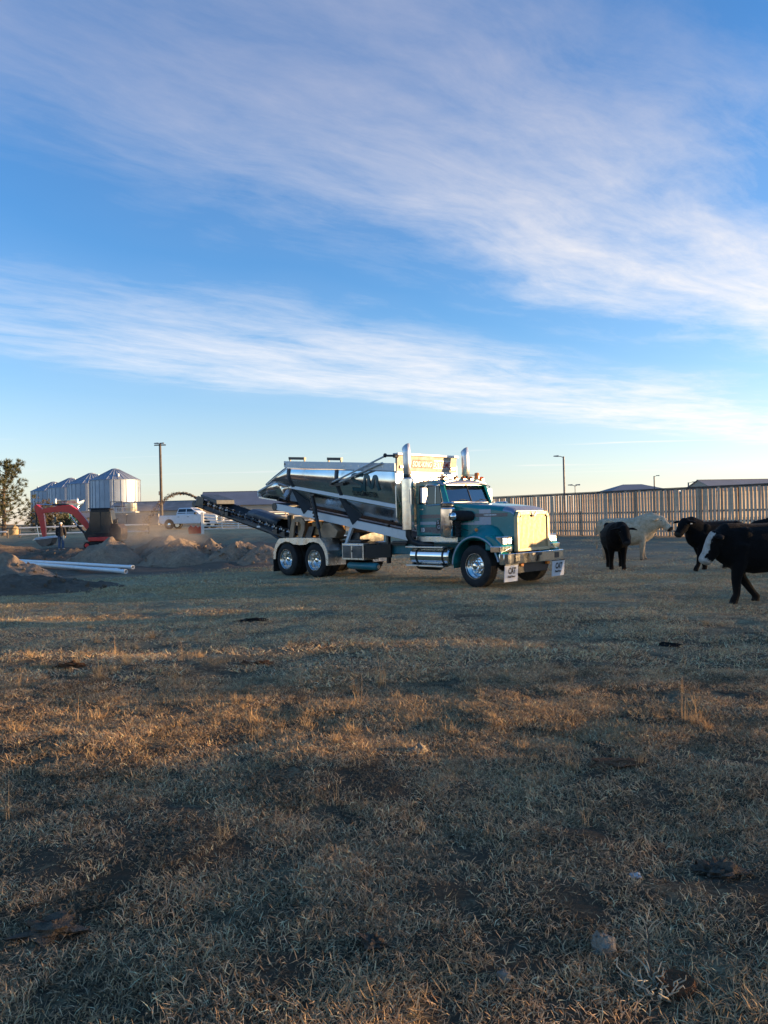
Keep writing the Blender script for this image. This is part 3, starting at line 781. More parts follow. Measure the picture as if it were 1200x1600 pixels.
    # pillars: rear corners, door pillars, windscreen posts
    for s in (-1, 1):
        mb = MB()
        mb.hexa([(-2.2, s * .95, 2.08), (-2.07, s * .95, 2.08), (-2.07, s * .90, 2.08), (-2.2, s * .90, 2.08), (-2.2, s * .925, 2.56), (-2.07, s * .925, 2.56), (-2.07, s * .87, 2.56), (-2.2, s * .87, 2.56)])
        mb.build('cab_pillar', TEAL, T, 0, .012); mb = MB()
        mb.hexa([(-1.22, s * .95, 2.08), (-1.06, s * .90, 2.08), (-1.10, s * .84, 2.08), (-1.22, s * .90, 2.08), (-1.36, s * .925, 2.56), (-1.25, s * .87, 2.56), (-1.28, s * .80, 2.56), (-1.36, s * .87, 2.56)])
        mb.build('cab_pillar', TEAL, T, 0, .012)
    mb = MB(); mb.box(-2.2, -2.15, -.90, -.55, 2.08, 2.56); mb.box(-2.2, -2.15, .55, .90, 2.08, 2.56); mb.box(-2.2, -2.15, -.55, .55, 2.45, 2.56)
    mb.build('rear_panel', TEAL, T, 0, .012)
    # windscreen in two panes with a centre post
    for y0, y1 in ((-.855, -.018), (.018, .855)):
        k = 1 if y0 < 0 else -1
        e0, e1 = (-.10 if y0 < 0 else 0), (0 if y0 < 0 else -.10)
        MB().hexa([(-1.055 + e0, y0, 2.10), (-1.055 + e1, y1, 2.10), (-1.065 + e1, y1, 2.10), (-1.065 + e0, y0, 2.10), (-1.235 + e0, y0 * .97, 2.56), (-1.235 + e1, y1 * .97, 2.56), (-1.245 + e1, y1 * .97, 2.56), (-1.245 + e0, y0 * .97, 2.56)]).build('windscreen_pane', GLASS, T, 0)
    MB().tube([(-1.045, 0, 2.09), (-1.235, 0, 2.575)], .018, 6).build('windscreen_post', BLKP, T)
    MB().hexa([(-1.16, -.92, 2.075), (-1.0, 0, 2.075), (-1.0, .0, 2.075), (-1.16, .92, 2.075), (-1.16, -.92, 2.12), (-1.03, 0, 2.12), (-1.03, 0, 2.12), (-1.16, .92, 2.12)]).build('cowl', VISOR, T, 0)
    # windows
    for s in (-1, 1):
        d = MB().hexa([(-2.04, s * .952, 1.27), (-1.24, s * .952, 1.27), (-1.24, s * .966, 1.27), (-2.04, s * .966, 1.27), (-2.04, s * .952, 2.07), (-1.24, s * .952, 2.07), (-1.24, s * .966, 2.07), (-2.04, s * .966, 2.07)]).build('door', TEAL, T, 0, .006)
        MB().hexa([(-2.07, s * .935, 2.085), (-1.26, s * .935, 2.085), (-1.26, s * .930, 2.085), (-2.07, s * .930, 2.085), (-2.07, s * .91, 2.55), (-1.37, s * .91, 2.55), (-1.37, s * .905, 2.55), (-2.07, s * .905, 2.55)]).build('window_pane', GLASSD, d, 0)
        MB().tube([(-1.50, s * .945, 2.085), (-1.50, s * .918, 2.55)], .012, 6).build('quarter_bar', POL, d)
        mb = MB(); mb.tube([(-2.07, s * .95, 2.085), (-2.06, s * .926, 2.555), (-1.37, s * .926, 2.555), (-1.25, s * .95, 2.085)], .010, 6); mb.build('window_trim', BLKP, d)
        MB().box(-2.02, -1.9, s * .968, s * .985, 1.93, 1.96).build('handle', CHROME, d, 0, .006)
        def patch(x0, x1, z0, z1, mat, off, nm='door_stripe'):
            return MB().grid([[(x0, s * off, z0), (x1, s * off, z0)], [(x0, s * off, z1), (x1, s * off, z1)]]).build(nm, mat, d, 0)
        patch(-2.03, -1.25, 1.70, 1.80, GREYD, .969); patch(-2.03, -1.46, 1.54, 1.615, GREYS, .969); patch(-2.03, -1.25, 1.31, 1.47, GREYD, .969); patch(-2.03, -1.6, 1.29, 1.335, TEAL, .971)
        patch(-2.03, -1.25, 1.655, 1.672, GREYD, .969)
        # oval badge and round number plate
        MB().lathe([(.085, 0), (.085, .006)], (0, 0, 0), 'y', 24).build('badge', INK, d, 0)
        bo = [o for o in bpy.data.objects if o.name.startswith('badge')][-1]
        bo = max([o for o in bpy.data.objects if o.name.startswith('badge')], key=lambda o: o.name)
        bo.location = (-1.375, s * .972 - (0 if s > 0 else .006), 1.53); bo.scale = (1, 1, 1.75)
        if s < 0:
            text_on('lettering', 'S', .13, lambda x, y: (-1.415 + x, -.981, 1.56 + y), GREYS, d, .004)
            text_on('lettering', 'G', .13, lambda x, y: (-1.42 + x, -.981, 1.43 + y), GREYS, d, .004)
            text_on('door_number', '13', .13, lambda x, y: (-2.0 + x, -.9735, 1.36 + y), WHI, d, .008)
    MB().box(-2.17, -.72, -1.0, 1.0, 1.09, 1.236).build('sill_panel', SATIN, T, 0, .01)
    # interior
    mb = MB()
    for y in (-.45, .45):
        mb.box(-2.0, -1.55, y - .25, y + .25, 1.5, 1.75); mb.box(-2.08, -1.95, y - .24, y + .24, 1.7, 2.35); mb.box(-2.07, -1.97, y - .13, y + .13, 2.35, 2.50)
    mb.build('seat', INT, T, 0, .04)
    mb = MB(); 
    mb.tube([(-1.50 + .06 * math.sin(a), .45 + .2 * math.cos(a), 2.05 + .19 * math.sin(a)) for a in np.linspace(0, 6.283, 20)], .016, 6); mb.cyl((-1.5, .45, 2.05), (-1.25, .45, 1.9), .03, 8)
    mb.box(-1.42, -1.15, -.85, .85, 1.85, 2.06); mb.build('dashboard', INT, T, 30)
    # visor, marker lamps, beacon, horns
    mb = MB(); n = 13
    ys = np.linspace(-1.0, 1.0, n); rows = []
    for t in (0, .5, 1): rows.append([(-1.26 + .20 * t - .16 * (abs(y)) ** 2.2 * 1.0, y * .98, 2.70 - .10 * t ** 1.2 - .05 * abs(y) ** 3) for y in ys])
    mb.grid(rows); mb.build('sun_visor', VISOR, T, 40, solid=.012)
    for i, y in enumerate((-.78, -.30, 0, .30, .78)):
        b = MB(); b.ell((-1.33, y, 2.765), (.075, .045, .045), 12, 8); b.box(-1.40, -1.27, y - .05, y + .05, 2.70, 2.74); b.build('roof_marker', AMBER, T)
    mb = MB(); mb.cyl((-1.36, .62, 2.74), (-1.36, .62, 2.78), .075, 14); mb.lathe([(.065, 2.78), (.07, 2.88), (.055, 2.91), (.01, 2.92)], (-1.36, .62, 0), 'z', 14); mb.build('beacon', AMBER, T)
    mb = MB(); mb.cyl((-1.34, -.05, 2.845), (-1.34, .60, 2.845), .012, 6); mb.cyl((-1.34, -.05, 2.73), (-1.34, -.05, 2.845), .012, 6); mb.build('lamp_bar', BLKP, T)
    for i, y in enumerate((-.55, -.35)):
        mb = MB(); mb.lathe([(.015, -2.05), (.018, -1.65), (.05, -1.52), (.065, -1.50)], (0, y, 2.79), 'x', 12); mb.cyl((-1.9, y, 2.72), (-1.9, y, 2.79), .015, 6); mb.build('air_horn', VISOR, T)
    for y, w in ((-.70, .12), (-.45, .10), (-.28, .10)):
        MB().tube([(-2.26, y - w, 2.5), (-2.26, y - w, 2.72)] + [(-2.26, y - w * math.cos(a), 2.74 + w * math.sin(a)) for a in np.linspace(0, 3.14, 8)] + [(-2.26, y + w, 2.45)], .016, 6).build('air_hose', BLKP, T)
    # wipers
    for y in (-.45, .35): MB().tube([(-1.02, y - .2, 2.13), (-1.06, y + .05, 2.18), (-1.07, y + .32, 2.155)], .010, 5).build('wiper', BLKP, T)
    # mirrors
    for s in (-1, 1):
        mb = MB(); mb.tube([(-1.30, s * .96, 2.56), (-1.45, s * 1.30, 2.56), (-1.52, s * 1.32, 2.5), (-1.52, s * 1.32, 2.06), (-1.45, s * 1.28, 2.03), (-1.30, s * .97, 2.05)], .014, 6)
        br = mb.build('mirror_bracket', CHROME, T)
        MB().box(-1.56, -1.49, s * 1.34 - .10, s * 1.34 + .10, 2.10, 2.50).build('mirror', VISOR, br, 0, .015)
    # ---------------- exhaust stacks
    for s in (-1, 1):
        y = s * 1.2; x = -2.24
        mb = MB(); mb.lathe([(.11, 1.40), (.165, 1.42), (.165, 2.76), (.12, 2.80)], (x, y, 0), 'z', 24)
        mu = mb.build('exhaust_muffler', POL, T, 30)
        mu['label'] = 'polished vertical muffler with perforated heat guard'
        # curved mitred pipe
        rings = []
        for (zz, dx) in ((2.78, 0), (3.2, 0), (3.45, -.005)):
            rings.append([(x + dx + .105 * math.cos(a), y + .105 * math.sin(a), zz) for a in np.linspace(0, 2 * math.pi, 21)[:-1]])
        rings.append([(x + .105 * math.cos(a) - .03, y + .105 * math.sin(a), 3.62 + .085 * math.cos(a)) for a in np.linspace(0, 2 * math.pi, 21)[:-1]])
        MB().rings(rings, cap=False).build('stack_pipe', STACK, mu, 30, solid=.006, recalc=True)
        MB().lathe([(.112, 2.80), (.118, 2.82), (.118, 2.86), (.112, 2.88)], (x, y, 0), 'z', 20).build('clamp', BLKP, mu)
        MB().tube([(x, y, 1.42), (x, y, 1.25), (x + .05, y * .95, 1.10), (x + .25, y * .85, 1.02), (x + .55, y * .7, 1.0)], .085, 12).build('exhaust_elbow', BLKP, mu)
    # ---------------- air cleaners, intake, hood mirror
    for s in (-1, 1):
        mb = MB(); mb.lathe([(.06, 1.20), (.19, 1.24), (.195, 1.26), (.195, 1.53), (.20, 1.535), (.20, 1.55), (.195, 1.555), (.195, 1.93), (.20, 1.935), (.185, 1.96), (.165, 1.97), (.165, 2.03), (.195, 2.04), (.20, 2.08), (.16, 2.11), (.02, 2.115)], (-.94, s * 1.10, 0), 'z', 28)
        ac = mb.build('air_cleaner', CHROME, T, 30)
        MB().lathe([(.168, 1.972), (.168, 2.028)], (-.94, s * 1.10, 0), 'z', 24).build('intake_screen', BLKP, ac)
        MB().tube([(-.82, s * 1.10, 1.74), (-.60, s * 1.05, 1.76), (-.45, s * .95, 1.75), (-.40, s * .80, 1.74)], [.13, .135, .13, .12], 14).build('intake_elbow', BLACK, ac)
        MB().tube([(-.66, s * 1.04, 1.22 + .034 * i) for i in range(14)], [.065 + .012 * (i % 2) for i in range(14)], 10).build('flexible_hose', BLACK, ac)
        MB().tube([(-.62, s * 1.24, 1.60), (-.55, s * 1.1, 1.45), (-.45, s * .9, 1.38)], .012, 6).build('mirror_stalk', BLKP, T)
        mb = MB(); mb.ell((-.62, s * 1.25, 1.74), (.085, .085, .10), 16, 10); mb.build('convex_mirror', CHROME, T)
    # ---------------- fuel tanks and steps
    for s in (-1, 1):
        mb = MB(); mb.lathe([(.02, -2.28), (.20, -2.27), (.235, -2.24), (.235, -.96), (.20, -.93), (.02, -.92)], (0, s * .94, .72), 'x', 28)
        tk = mb.build('fuel_tank', CHROME, T, 30)
        for x in (-2.02, -1.10): MB().lathe([(.237, x - .03), (.243, x - .03), (.243, x + .03), (.237, x + .03)], (0, s * .94, .72), 'x', 28, closed=True).build('tank_strap', BLKP, tk)
        for z in (.96, .475):
            MB().box(-2.34, -1.02, s * 1.13 - .11, s * 1.13 + .11, z - .02, z + .02).build('step', SATIN, T, 0, .008)
        mb = MB()
        for x in (-2.2, -1.2): mb.box(x - .03, x + .03, s * 1.0 - .10, s * 1.0 + .10, .49, .56)
        mb.build('step_hanger', BLKP, T, 0)
    # ---------------- tool box, air tank, hangers
    tb = MB().box(-4.98, -4.06, -1.18, -.58, .56, 1.03).build('tool_box', SATIN, T, 0, .01)
    for x0, x1 in ((-4.94, -4.58), (-4.53, -4.10)): MB().box(x0, x1, -1.192, -1.178, .61, .98).build('tool_box_door', CHROME, tb, 0, .006)
    MB().box(-4.55, -4.51, -1.2, -1.19, .78, .84).build('latch', BLKP, tb, 0)
    mb = MB(); mb.hexa([(-4.04, -1.15, .62), (-3.55, -.6, .62), (-3.55, -.55, .62), (-4.04, -1.05, .62), (-4.04, -1.15, .98), (-3.55, -.6, 1.0), (-3.55, -.55, 1.0), (-4.04, -1.05, .98)])
    mb.box(-3.72, -3.64, -.60, -.5, .45, 1.55); mb.box(-4.05, -3.0, -.56, -.48, .96, 1.05); mb.build('box_bracket', BLKP, T, 0)
    at = MB().lathe([(.02, -4.92), (.08, -4.91), (.105, -4.86), (.105, -3.74), (.08, -3.68), (.02, -3.67)], (0, -.98, .38), 'x', 18).build('air_tank', TEALD, T, 30)
    MB().cyl((-3.70, -.98, .38), (-3.655, -.98, .38), .05, 12).build('tank_cap', SATIN, at)
    at2 = MB().lathe([(.02, -3.55), (.2, -3.54), (.24, -3.48), (.24, -2.75), (.2, -2.68), (.02, -2.67)], (0, .55, .45), 'x', 18).build('hydraulic_tank', BLKP, T, 30)
    # ---------------- drive axle fenders
    inner = [(-8.16, .50), (-8.14, .70), (-8.04, .88), (-7.88, 1.0), (-7.62, 1.07), (-7.40, 1.05), (-7.22, .985), (-6.9, .965), (-6.58, .985), (-6.42, 1.05), (-6.2, 1.07), (-5.96, 1.02), (-5.80, .90), (-5.70, .74), (-5.655, .58), (-5.64, .37)]
    outer = [(-8.28, .50), (-8.27, .72), (-8.14, .98), (-7.97, 1.15), (-7.62, 1.17), (-7.40, 1.172), (-7.22, 1.172), (-6.9, 1.172), (-6.58, 1.172), (-6.42, 1.172), (-6.2, 1.172), (-5.90, 1.17), (-5.68, .98), (-5.58, .80), (-5.54, .60), (-5.54, .37)]
    for s in (-1, 1):
        m = fender_band(outer, inner, -1.245, -.56)
        if s > 0: m.v = [(x, -y, z) for x, y, z in m.v]
        fd = m.build('drive_fender', SATIN, T, 25)
        MB().box(-8.31, -8.285, s * .91 - .32, s * .91 + .32, .10, .66).build('mud_flap', BLACK, fd, 0)
    # ---------------- hopper
    xs = np.concatenate([np.linspace(-2.66, -7.5, 24), np.linspace(-7.6, -9.05, 9)])
    hop = None
    for s in (-1, 1):
        m = MB(); rows = []
        for x in xs:
            row = [side_pt(x, t) for t in np.linspace(0, 1, 13)]
            rows.append(row)
        m.grid(rows)
        if s > 0: m.v = [(x, -y, z) for x, y, z in m.v]
        a = m.build('hopper_side', STAIN, T, 60, solid=.012)
        a['label'] = 'mirror-bright stainless hopper side'
        m = MB(); m.grid([[low_pt(x, t) for t in np.linspace(0, 1, 6)] for x in xs])
        if s > 0: m.v = [(x, -y, z) for x, y, z in m.v]
        lo = m.build('hopper_floor_sheet', STAIN, T, 60, solid=.012)
        if s < 0: hop, hlow = a, lo
    # tail lip (beak) and closing plates
    ch = [(-8.40, .93, 2.955, .52, 2.30), (-8.75, .93, 2.93, .54, 2.36), (-9.05, .92, 2.86, .58, 2.42), (-9.53, .88, 2.70, .72, 2.52)]
    for s in (-1, 1):
        m = MB(); m.grid([[(x, s * lerp(ya, yb, t), lerp(za, zb, t)) for t in (0, .5, 1)] for (x, ya, za, yb, zb) in ch]); m.build('tail_chute', STAIN, T, 60, solid=.014)
    MB().hexa([(-9.53, -.88, 2.50), (-8.9, -.6, 2.38), (-8.9, .6, 2.38), (-9.53, .88, 2.50), (-9.53, -.88, 2.54), (-8.9, -.6, 2.42), (-8.9, .6, 2.42), (-9.53, .88, 2.54)]).build('chute_floor', SATIN, T, 0)
    MB().box(-9.56, -9.50, -.92, -.80, 2.56, 2.72).build('chute_lug', ALUW, T, 0, .01)
    MB().tube([(-8.45, -.91, 2.99), (-8.98, -.91, 2.875), (-9.54, -.91, 2.71)], .035, 8).build('chute_edge', ALUW, T)
    mb = MB(); mb.tube([(-7.5, -1.22, 3.40)] + [(x, -hop_half(x), hop_top(x) + .01) for x in np.linspace(-7.6, -9.05, 9)] + [(-9.05, -.88, 2.9)], .02, 6); mb.build('tail_edge', POL, T)
    # front head board
    mb = MB(); mb.prism([(-1.20, 1.75), (-1.02, 1.55), (1.02, 1.55), (1.20, 1.75), (1.22, 3.0), (-1.22, 3.0)], 'x', -2.70, -2.66); mb.build('hopper_end', SATIN, T, 0)
    hb = MB().hexa([(-2.66, -1.22, 3.0), (-2.62, -1.22, 3.0), (-2.62, 1.22, 3.0), (-2.66, 1.22, 3.0), (-2.66, -1.22, 3.42), (-2.58, -1.22, 3.42), (-2.58, 1.22, 3.42), (-2.66, 1.22, 3.42)]).build('head_board', CREAM, T, 0, .01)
    MB().box(-2.72, -2.52, -1.25, 1.25, 3.42, 3.48).build('head_board_cap', ALUW, hb, 0, .008)
    MB().box(-2.66, -2.585, -1.24, 1.24, 2.94, 3.0).build('head_board_rail', ALUW, hb, 0, .006)
    def hbx(z): return -2.62 + (z - 3.0) / .42 * .04
    for y in (-1.02, 1.05): MB().box(hbx(3.12), hbx(3.12) + .03, y - .09, y + .09, 3.07, 3.15).build('marker_lamp', AMBER, hb, 0, .01)
    MB().hexa([(hbx(3.1) + .004, -.66, 3.10), (hbx(3.1) + .008, -.66, 3.10), (hbx(3.1) + .008, .18, 3.10), (hbx(3.1) + .004, .18, 3.10), (hbx(3.32) + .004, -.60, 3.32), (hbx(3.32) + .008, -.60, 3.32), (hbx(3.32) + .008, .18, 3.32), (hbx(3.32) + .004, .18, 3.32)]).build('sign_plate', REDI, hb, 0)
    MB().hexa([(hbx(3.1) + .004, .20, 3.09), (hbx(3.1) + .008, .20, 3.09), (hbx(3.1) + .008, .92, 3.09), (hbx(3.1) + .004, .92, 3.09), (hbx(3.33) + .004, .24, 3.33), (hbx(3.33) + .008, .24, 3.33), (hbx(3.33) + .008, .96, 3.33), (hbx(3.33) + .004, .96, 3.33)]).build('sign_plate', GREYS, hb, 0)
    text_on('lettering', 'SOIL-KING', .21, lambda x, y: (hbx(3.13 + y) + .012, -.62 + x, 3.135 + y), WHI, hb, .003, .15, 1.0, .78)
    text_on('lettering', 'EXTREME', .25, lambda x, y: (hbx(3.12 + y) + .012, .22 + x, 3.12 + y), REDI, hb, .004, .15, 1.0, .72)
    # top rails with bolts
    for s in (-1, 1):
        y0, y1 = (-1.285, -1.235) if s < 0 else (1.235, 1.285)
        ra = MB().hexa([(-7.55, y0, 3.40), (-2.63, y0, 2.99), (-2.63, y1, 2.99), (-7.55, y1, 3.40), (-7.55, y0, 3.595), (-2.63, y0, 3.205), (-2.63, y1, 3.205), (-7.55, y1, 3.595)]).build('top_rail', ALUW, T, 0, .008)
        m = MB()
        for i in range(15):
            t = (i + .8) / 15.2; x = lerp(-7.55, -2.63, t); z = lerp(3.50, 3.10, t); m.cyl((x, y0 - .008, z), (x, y1 + .008, z), .017, 8)
        m.build('bolt', SATIN, ra)
        MB().cyl((-7.50, y0 - .006, 3.495), (-7.50, y1, 3.495), .035, 10).build('rail_hole', BLKP, ra)
        # black grab bars on top of the rail
        for x0, x1 in ((-7.28, -6.50), (-5.42, -4.80)) if s < 0 else ():
            zz = lambda x: lerp(3.595, 3.205, (x + 7.55) / 4.92)
            m = MB(); m.hexa([(x0, s * 1.26 - .04, zz(x0) + .05), (x1, s * 1.26 - .04, zz(x1) + .05), (x1, s * 1.26 + .04, zz(x1) + .05), (x0, s * 1.26 + .04, zz(x0) + .05), (x0, s * 1.26 - .04, zz(x0) + .13), (x1, s * 1.26 - .04, zz(x1) + .13), (x1, s * 1.26 + .04, zz(x1) + .13), (x0, s * 1.26 + .04, zz(x0) + .13)])
            for x in (x0 + .03, x1 - .03): m.box(x - .02, x + .02, s * 1.26 - .02, s * 1.26 + .02, zz(x) - .01, zz(x) + .06)
            m.build('grab_bar', BLKP, T, 0)
        # crease strip
        m = MB()
        pa, pb = [], []
        for x in np.linspace(-7.56, -2.80, 12):
            p = side_pt(x, 1.0); pa.append((x, s * -(p[1] - .035), p[2] + .045)); pb.append((x, s * -(p[1] - .045), p[2] - .055))
        pa = [(x, -abs(y) if s < 0 else abs(y), z) for x, y, z in pa]; pb = [(x, -abs(y) if s < 0 else abs(y), z) for x, y, z in pb]
        m.grid([pa, pb]); m.build('crease_strip', ALUW, T, 0, solid=.012)
        # straps that follow the section
        for x0, wd in ((-7.40, .075), (-5.10, .07)):
            m = MB(); rows = []
            pts = [side_pt(x0, t, .016) for t in np.linspace(0.05, 1, 12)] + ([low_pt(x0 - .1 * 0, t, .02) for t in np.linspace(.08, 1, 8)] if x0 > -7 else [])
            rows = [[(p[0] - wd, p[1], p[2]) for p in pts], [(p[0] + wd, p[1], p[2]) for p in pts]]
            m.grid(rows)
            if s > 0: m.v = [(x, -y, z) for x, y, z in m.v]
            m.build('body_strap', BELT, T, 40, solid=.02)
        # V gussets down to the pan
        for x0 in (-7.45, -5.12):
            m = MB(); a = low_pt(x0 - .16, .03, .012); b = low_pt(x0 + .42, .80, .012); c = (x0 + .06, -.66, hop_pan(x0) - .20)
            q = [a, b, c]; m.add([*q, *[(p[0], p[1] - .02, p[2]) for p in q]], [(0, 1, 2), (5, 4, 3), (0, 3, 4, 1), (1, 4, 5, 2), (2, 5, 3, 0)])
            if s > 0: m.v = [(x, -y, z) for x, y, z in m.v]
            m.build('gusset', BELT, T, 0)
        # white belt pan under the hopper
        z0, z1 = 2.08, 1.05
        y0, y1 = (-.64, -.56) if s < 0 else (.56, .64)
        MB().hexa([(-9.0, y0, 2.10), (-2.75, y0, 1.09), (-2.75, y1, 1.09), (-9.0, y1, 2.10), (-9.0, y0, 2.31), (-2.75, y0, 1.34), (-2.75, y1, 1.34), (-9.0, y1, 2.31)]).build('belt_pan', ALUW, T, 0, .01)
    MB().hexa([(-8.9, -.56, 2.10), (-2.8, -.56, 1.12), (-2.8, .56, 1.12), (-8.9, .56, 2.10), (-8.9, -.56, 2.16), (-2.8, -.56, 1.18), (-2.8, .56, 1.18), (-8.9, .56, 2.16)]).build('floor_belt', BLACK, T, 0)
    MB().lathe([(.02, -.66), (.13, -.66), (.13, .66), (.02, .66)], (-8.98, 0, 2.19), 'y', 18).build('belt_roller', BLKP, T)
    # lettering on the near side
    def tpos(x, z, off):
        zt, zc = hop_top(x), hop_crease(x); t = (zt - z) / (zt - zc); return side_pt(x, t, off)
    sl = -.105
    def on_side(x0, z0, off=.02):
        return lambda x, y: tpos(x0 + x, z0 + y + sl * x, off)
    text_on('lettering', 'SLINGMASTER', .19, on_side(-4.52, 2.42), INK, hop, .003, 0, 1.1, 1.06)
    def stroke(pts, w):
        """a bold logo stroke in flat coordinates -> strip"""
        m = MB(); fn = on_side(-4.46, 2.52, .022); P = []
        for (a, b) in zip(pts, pts[1:]):
            n = 5
            for i in range(n): P.append((lerp(a[0], b[0], i / n), lerp(a[1], b[1], i / n)))
        P.append(pts[-1]); L, Rr = [], []
        for i, p in enumerate(P):
            q0, q1 = P[max(i - 1, 0)], P[min(i + 1, len(P) - 1)]; dx, dy = q1[0] - q0[0], q1[1] - q0[1]; l = math.hypot(dx, dy) or 1
            nx, ny = -dy / l * w / 2, dx / l * w / 2; L.append(fn(p[0] + nx, p[1] + ny)); Rr.append(fn(p[0] - nx, p[1] - ny))
        m.grid([L, Rr]); return m
    stroke([(.50, .49), (.16, .49), (.07, .46), (.06, .38), (.12, .33), (.36, .27), (.44, .22), (.43, .12), (.34, .07), (.0, .07)], .10).build('logo_stroke', TEALI, hop, 0)
    stroke([(.50, .04), (.60, .46), (.66, .49), (.72, .46), (.78, .20), (.82, .16), (.87, .20), (.97, .47), (1.02, .48), (1.06, .44), (1.13, .10)], .10).build('logo_stroke', TEALI, hop, 0)
    # tarp arm
    for (p, q, y) in (((-5.16, 2.80), (-2.88, 3.42), -1.36), ((-4.85, 2.80), (-3.06, 3.24), -1.32)):
        MB().tube([(p[0], y, p[1]), (q[0], y, q[1])], .04, 8, flat=.6).build('tarp_arm', ALUW, T)
    mb = MB(); mb.tube([(-2.88, -1.36, 3.42), (-2.60, -1.30, 3.40)], .03, 8); mb.cyl((-2.60, -1.32, 3.40), (-2.60, -1.2, 3.40), .06, 10); mb.ell((-2.90, -1.36, 3.43), (.06, .05, .06)); mb.build('tarp_motor', BLKP, T)
    mb = MB(); mb.cyl((-5.18, -1.40, 2.80), (-5.18, -1.18, 2.80), .06, 12); mb.box(-5.3, -4.7, -1.33, -1.22, 2.70, 2.78); mb.build('arm_pivot', BLKP, T)
    # lift cylinder, legs and mounts under the hopper
    for s in (-1, 1):
        mb = MB(); mb.tube([(-6.64, s * .92, 2.48), (-6.50, s * .92, 1.98)], .075, 12); mb.tube([(-6.50, s * .92, 1.98), (-6.34, s * .92, 1.46)], .06, 12); mb.tube([(-6.34, s * .92, 1.46), (-6.26, s * .92, 1.18)], .03, 8); mb.box(-6.80, -6.48, s * .92 - .06, s * .92 + .06, 2.46, 2.52)
        for i in range(7): mb.cyl((-6.63 + .03 * i, s * .92 - .09, 2.38 - .11 * i), (-6.63 + .03 * i, s * .92 + .09, 2.38 - .11 * i), .03, 6)
        mb.build('lift_cylinder', BLKP, T)
        # C-shaped mount plate and block behind the fender
        cpl = [(-8.22, 1.17), (-8.12, 1.50), (-8.02, 1.76), (-7.74, 1.84), (-7.50, 1.80), (-7.36, 1.66), (-7.40, 1.40), (-7.52, 1.17), (-7.72, 1.17), (-7.70, 1.36), (-7.58, 1.42), (-7.56, 1.58), (-7.66, 1.68), (-7.86, 1.66), (-7.94, 1.44), (-7.98, 1.17)]
        MB().prism(cpl, 'y', s * .66, s * .60).build('mount_plate', TANSTEEL, T, 0, .006)
        MB().prism([(-6.55, 1.175), (-6.30, 1.64), (-5.98, 1.62), (-5.62, 1.38), (-5.74, 1.175)], 'y', s * .78, s * .45).build('mount_block', TANSTEEL, T, 0, .015)
        MB().prism([(-7.46, 1.175), (-7.14, 1.175), (-6.98, 1.52), (-7.22, 1.52)], 'y', s * .60, s * .52).build('mount_plate', BLKP, T, 0)
        MB().prism([(-5.50, 1.0), (-5.40, 1.0), (-5.12, 1.5), (-5.24, 1.5)], 'y', s * .62, s * .54).build('mount_strut', ALUW, T, 0)
    mb = MB(); mb.box(-7.95, -7.6, -.5, .5, 1.02, 1.70); mb.box(-7.2, -6.7, -.5, .5, 1.25, 1.68); mb.build('earth_guard', COPPER, T, 0, .03)
    mb = MB(); mb.box(-5.55, -4.95, -.5, .5, 1.02, 1.32); mb.build('valve_box', BLKP, T, 0, .02)
    mb = MB(); mb.box(-4.9, -4.4, -.95, -.6, 1.035, 1.13); mb.box(-3.5, -2.9, -.6, -.44, 1.005, 1.09); mb.build('deck_box', BLKP, T, 0, .02)
    # ---------------- rear conveyor
    A = Vector((-8.45, 0, 1.06)); B = Vector((-14.65, 0, 2.40)); ax = (B - A).normalized(); up = Vector((0, 1, 0)).cross(ax); up = -up if up.z < 0 else up
    def cp(t, y, h): p = A + (B - A) * t + up * h; return (p.x, y, p.z)
    cv = None
    for s in (-1, 1):
        m = MB(); y0, y1 = s * .36 - .03, s * .36 + .03
        m.hexa([cp(0, y0, 0), cp(1, y0, 0), cp(1, y1, 0), cp(0, y1, 0), cp(0, y0, .16), cp(1, y0, .12), cp(1, y1, .12), cp(0, y1, .16)])
        o = m.build('conveyor_beam', BELT, T, 0, .006)
        if s < 0: cv = o
    m = MB()
    for i in range(30):
        t = (i + .5) / 30
        m.tube([cp(t, -.34, .24), cp(t, -.16, .13), cp(t, .16, .13), cp(t, .34, .24)], .045, 8)
    m.build('idler_roller', SATIN, cv)
    m = MB()
    for i in range(15):
        t = (i + .5) / 15
        for s in (-1, 1):
            m.hexa([cp(t - .004, s * .37 - .02, .10), cp(t + .004, s * .37 - .02, .10), cp(t + .004, s * .37 + .02, .10), cp(t - .004, s * .37 + .02, .10), cp(t - .010, s * .40 - .02, .36), cp(t - .002, s * .40 - .02, .36), cp(t - .002, s * .40 + .02, .36), cp(t - .010, s * .40 + .02, .36)])
    m.build('idler_bracket', POL, cv, 0)
    m = MB(); m.grid([[cp(t, y, h) for (y, h) in ((-.38, .33), (-.34, .28), (-.16, .185), (.16, .185), (.34, .28), (.38, .33))] for t in np.linspace(-.01, .99, 30)]); m.build('conveyor_belt', BLACK, cv, 30, solid=.018)
    m = MB(); m.grid([[cp(t, y, h) for (y, h) in ((-.33, -.05), (.33, -.05))] for t in np.linspace(0, 1, 12)]); m.build('return_belt', BLACK, cv, 0, solid=.015)
    m = MB(); m.lathe([(.02, -.38), (.13, -.38), (.13, .38), (.02, .38)], cp(1, 0, .03), 'y', 18); m.build('head_pulley', BLKP, cv)
    # hood over the throwing end, cover over the feed end
    MB().hexa([cp(.74, -.40, .34), cp(.92, -.40, .40), cp(.92, .40, .40), cp(.74, .40, .34), cp(.75, -.40, .50), cp(.93, -.40, .50), cp(.93, .40, .50), cp(.75, .40, .50)]).build('thrower_hood', BELT, cv, 0, .02)
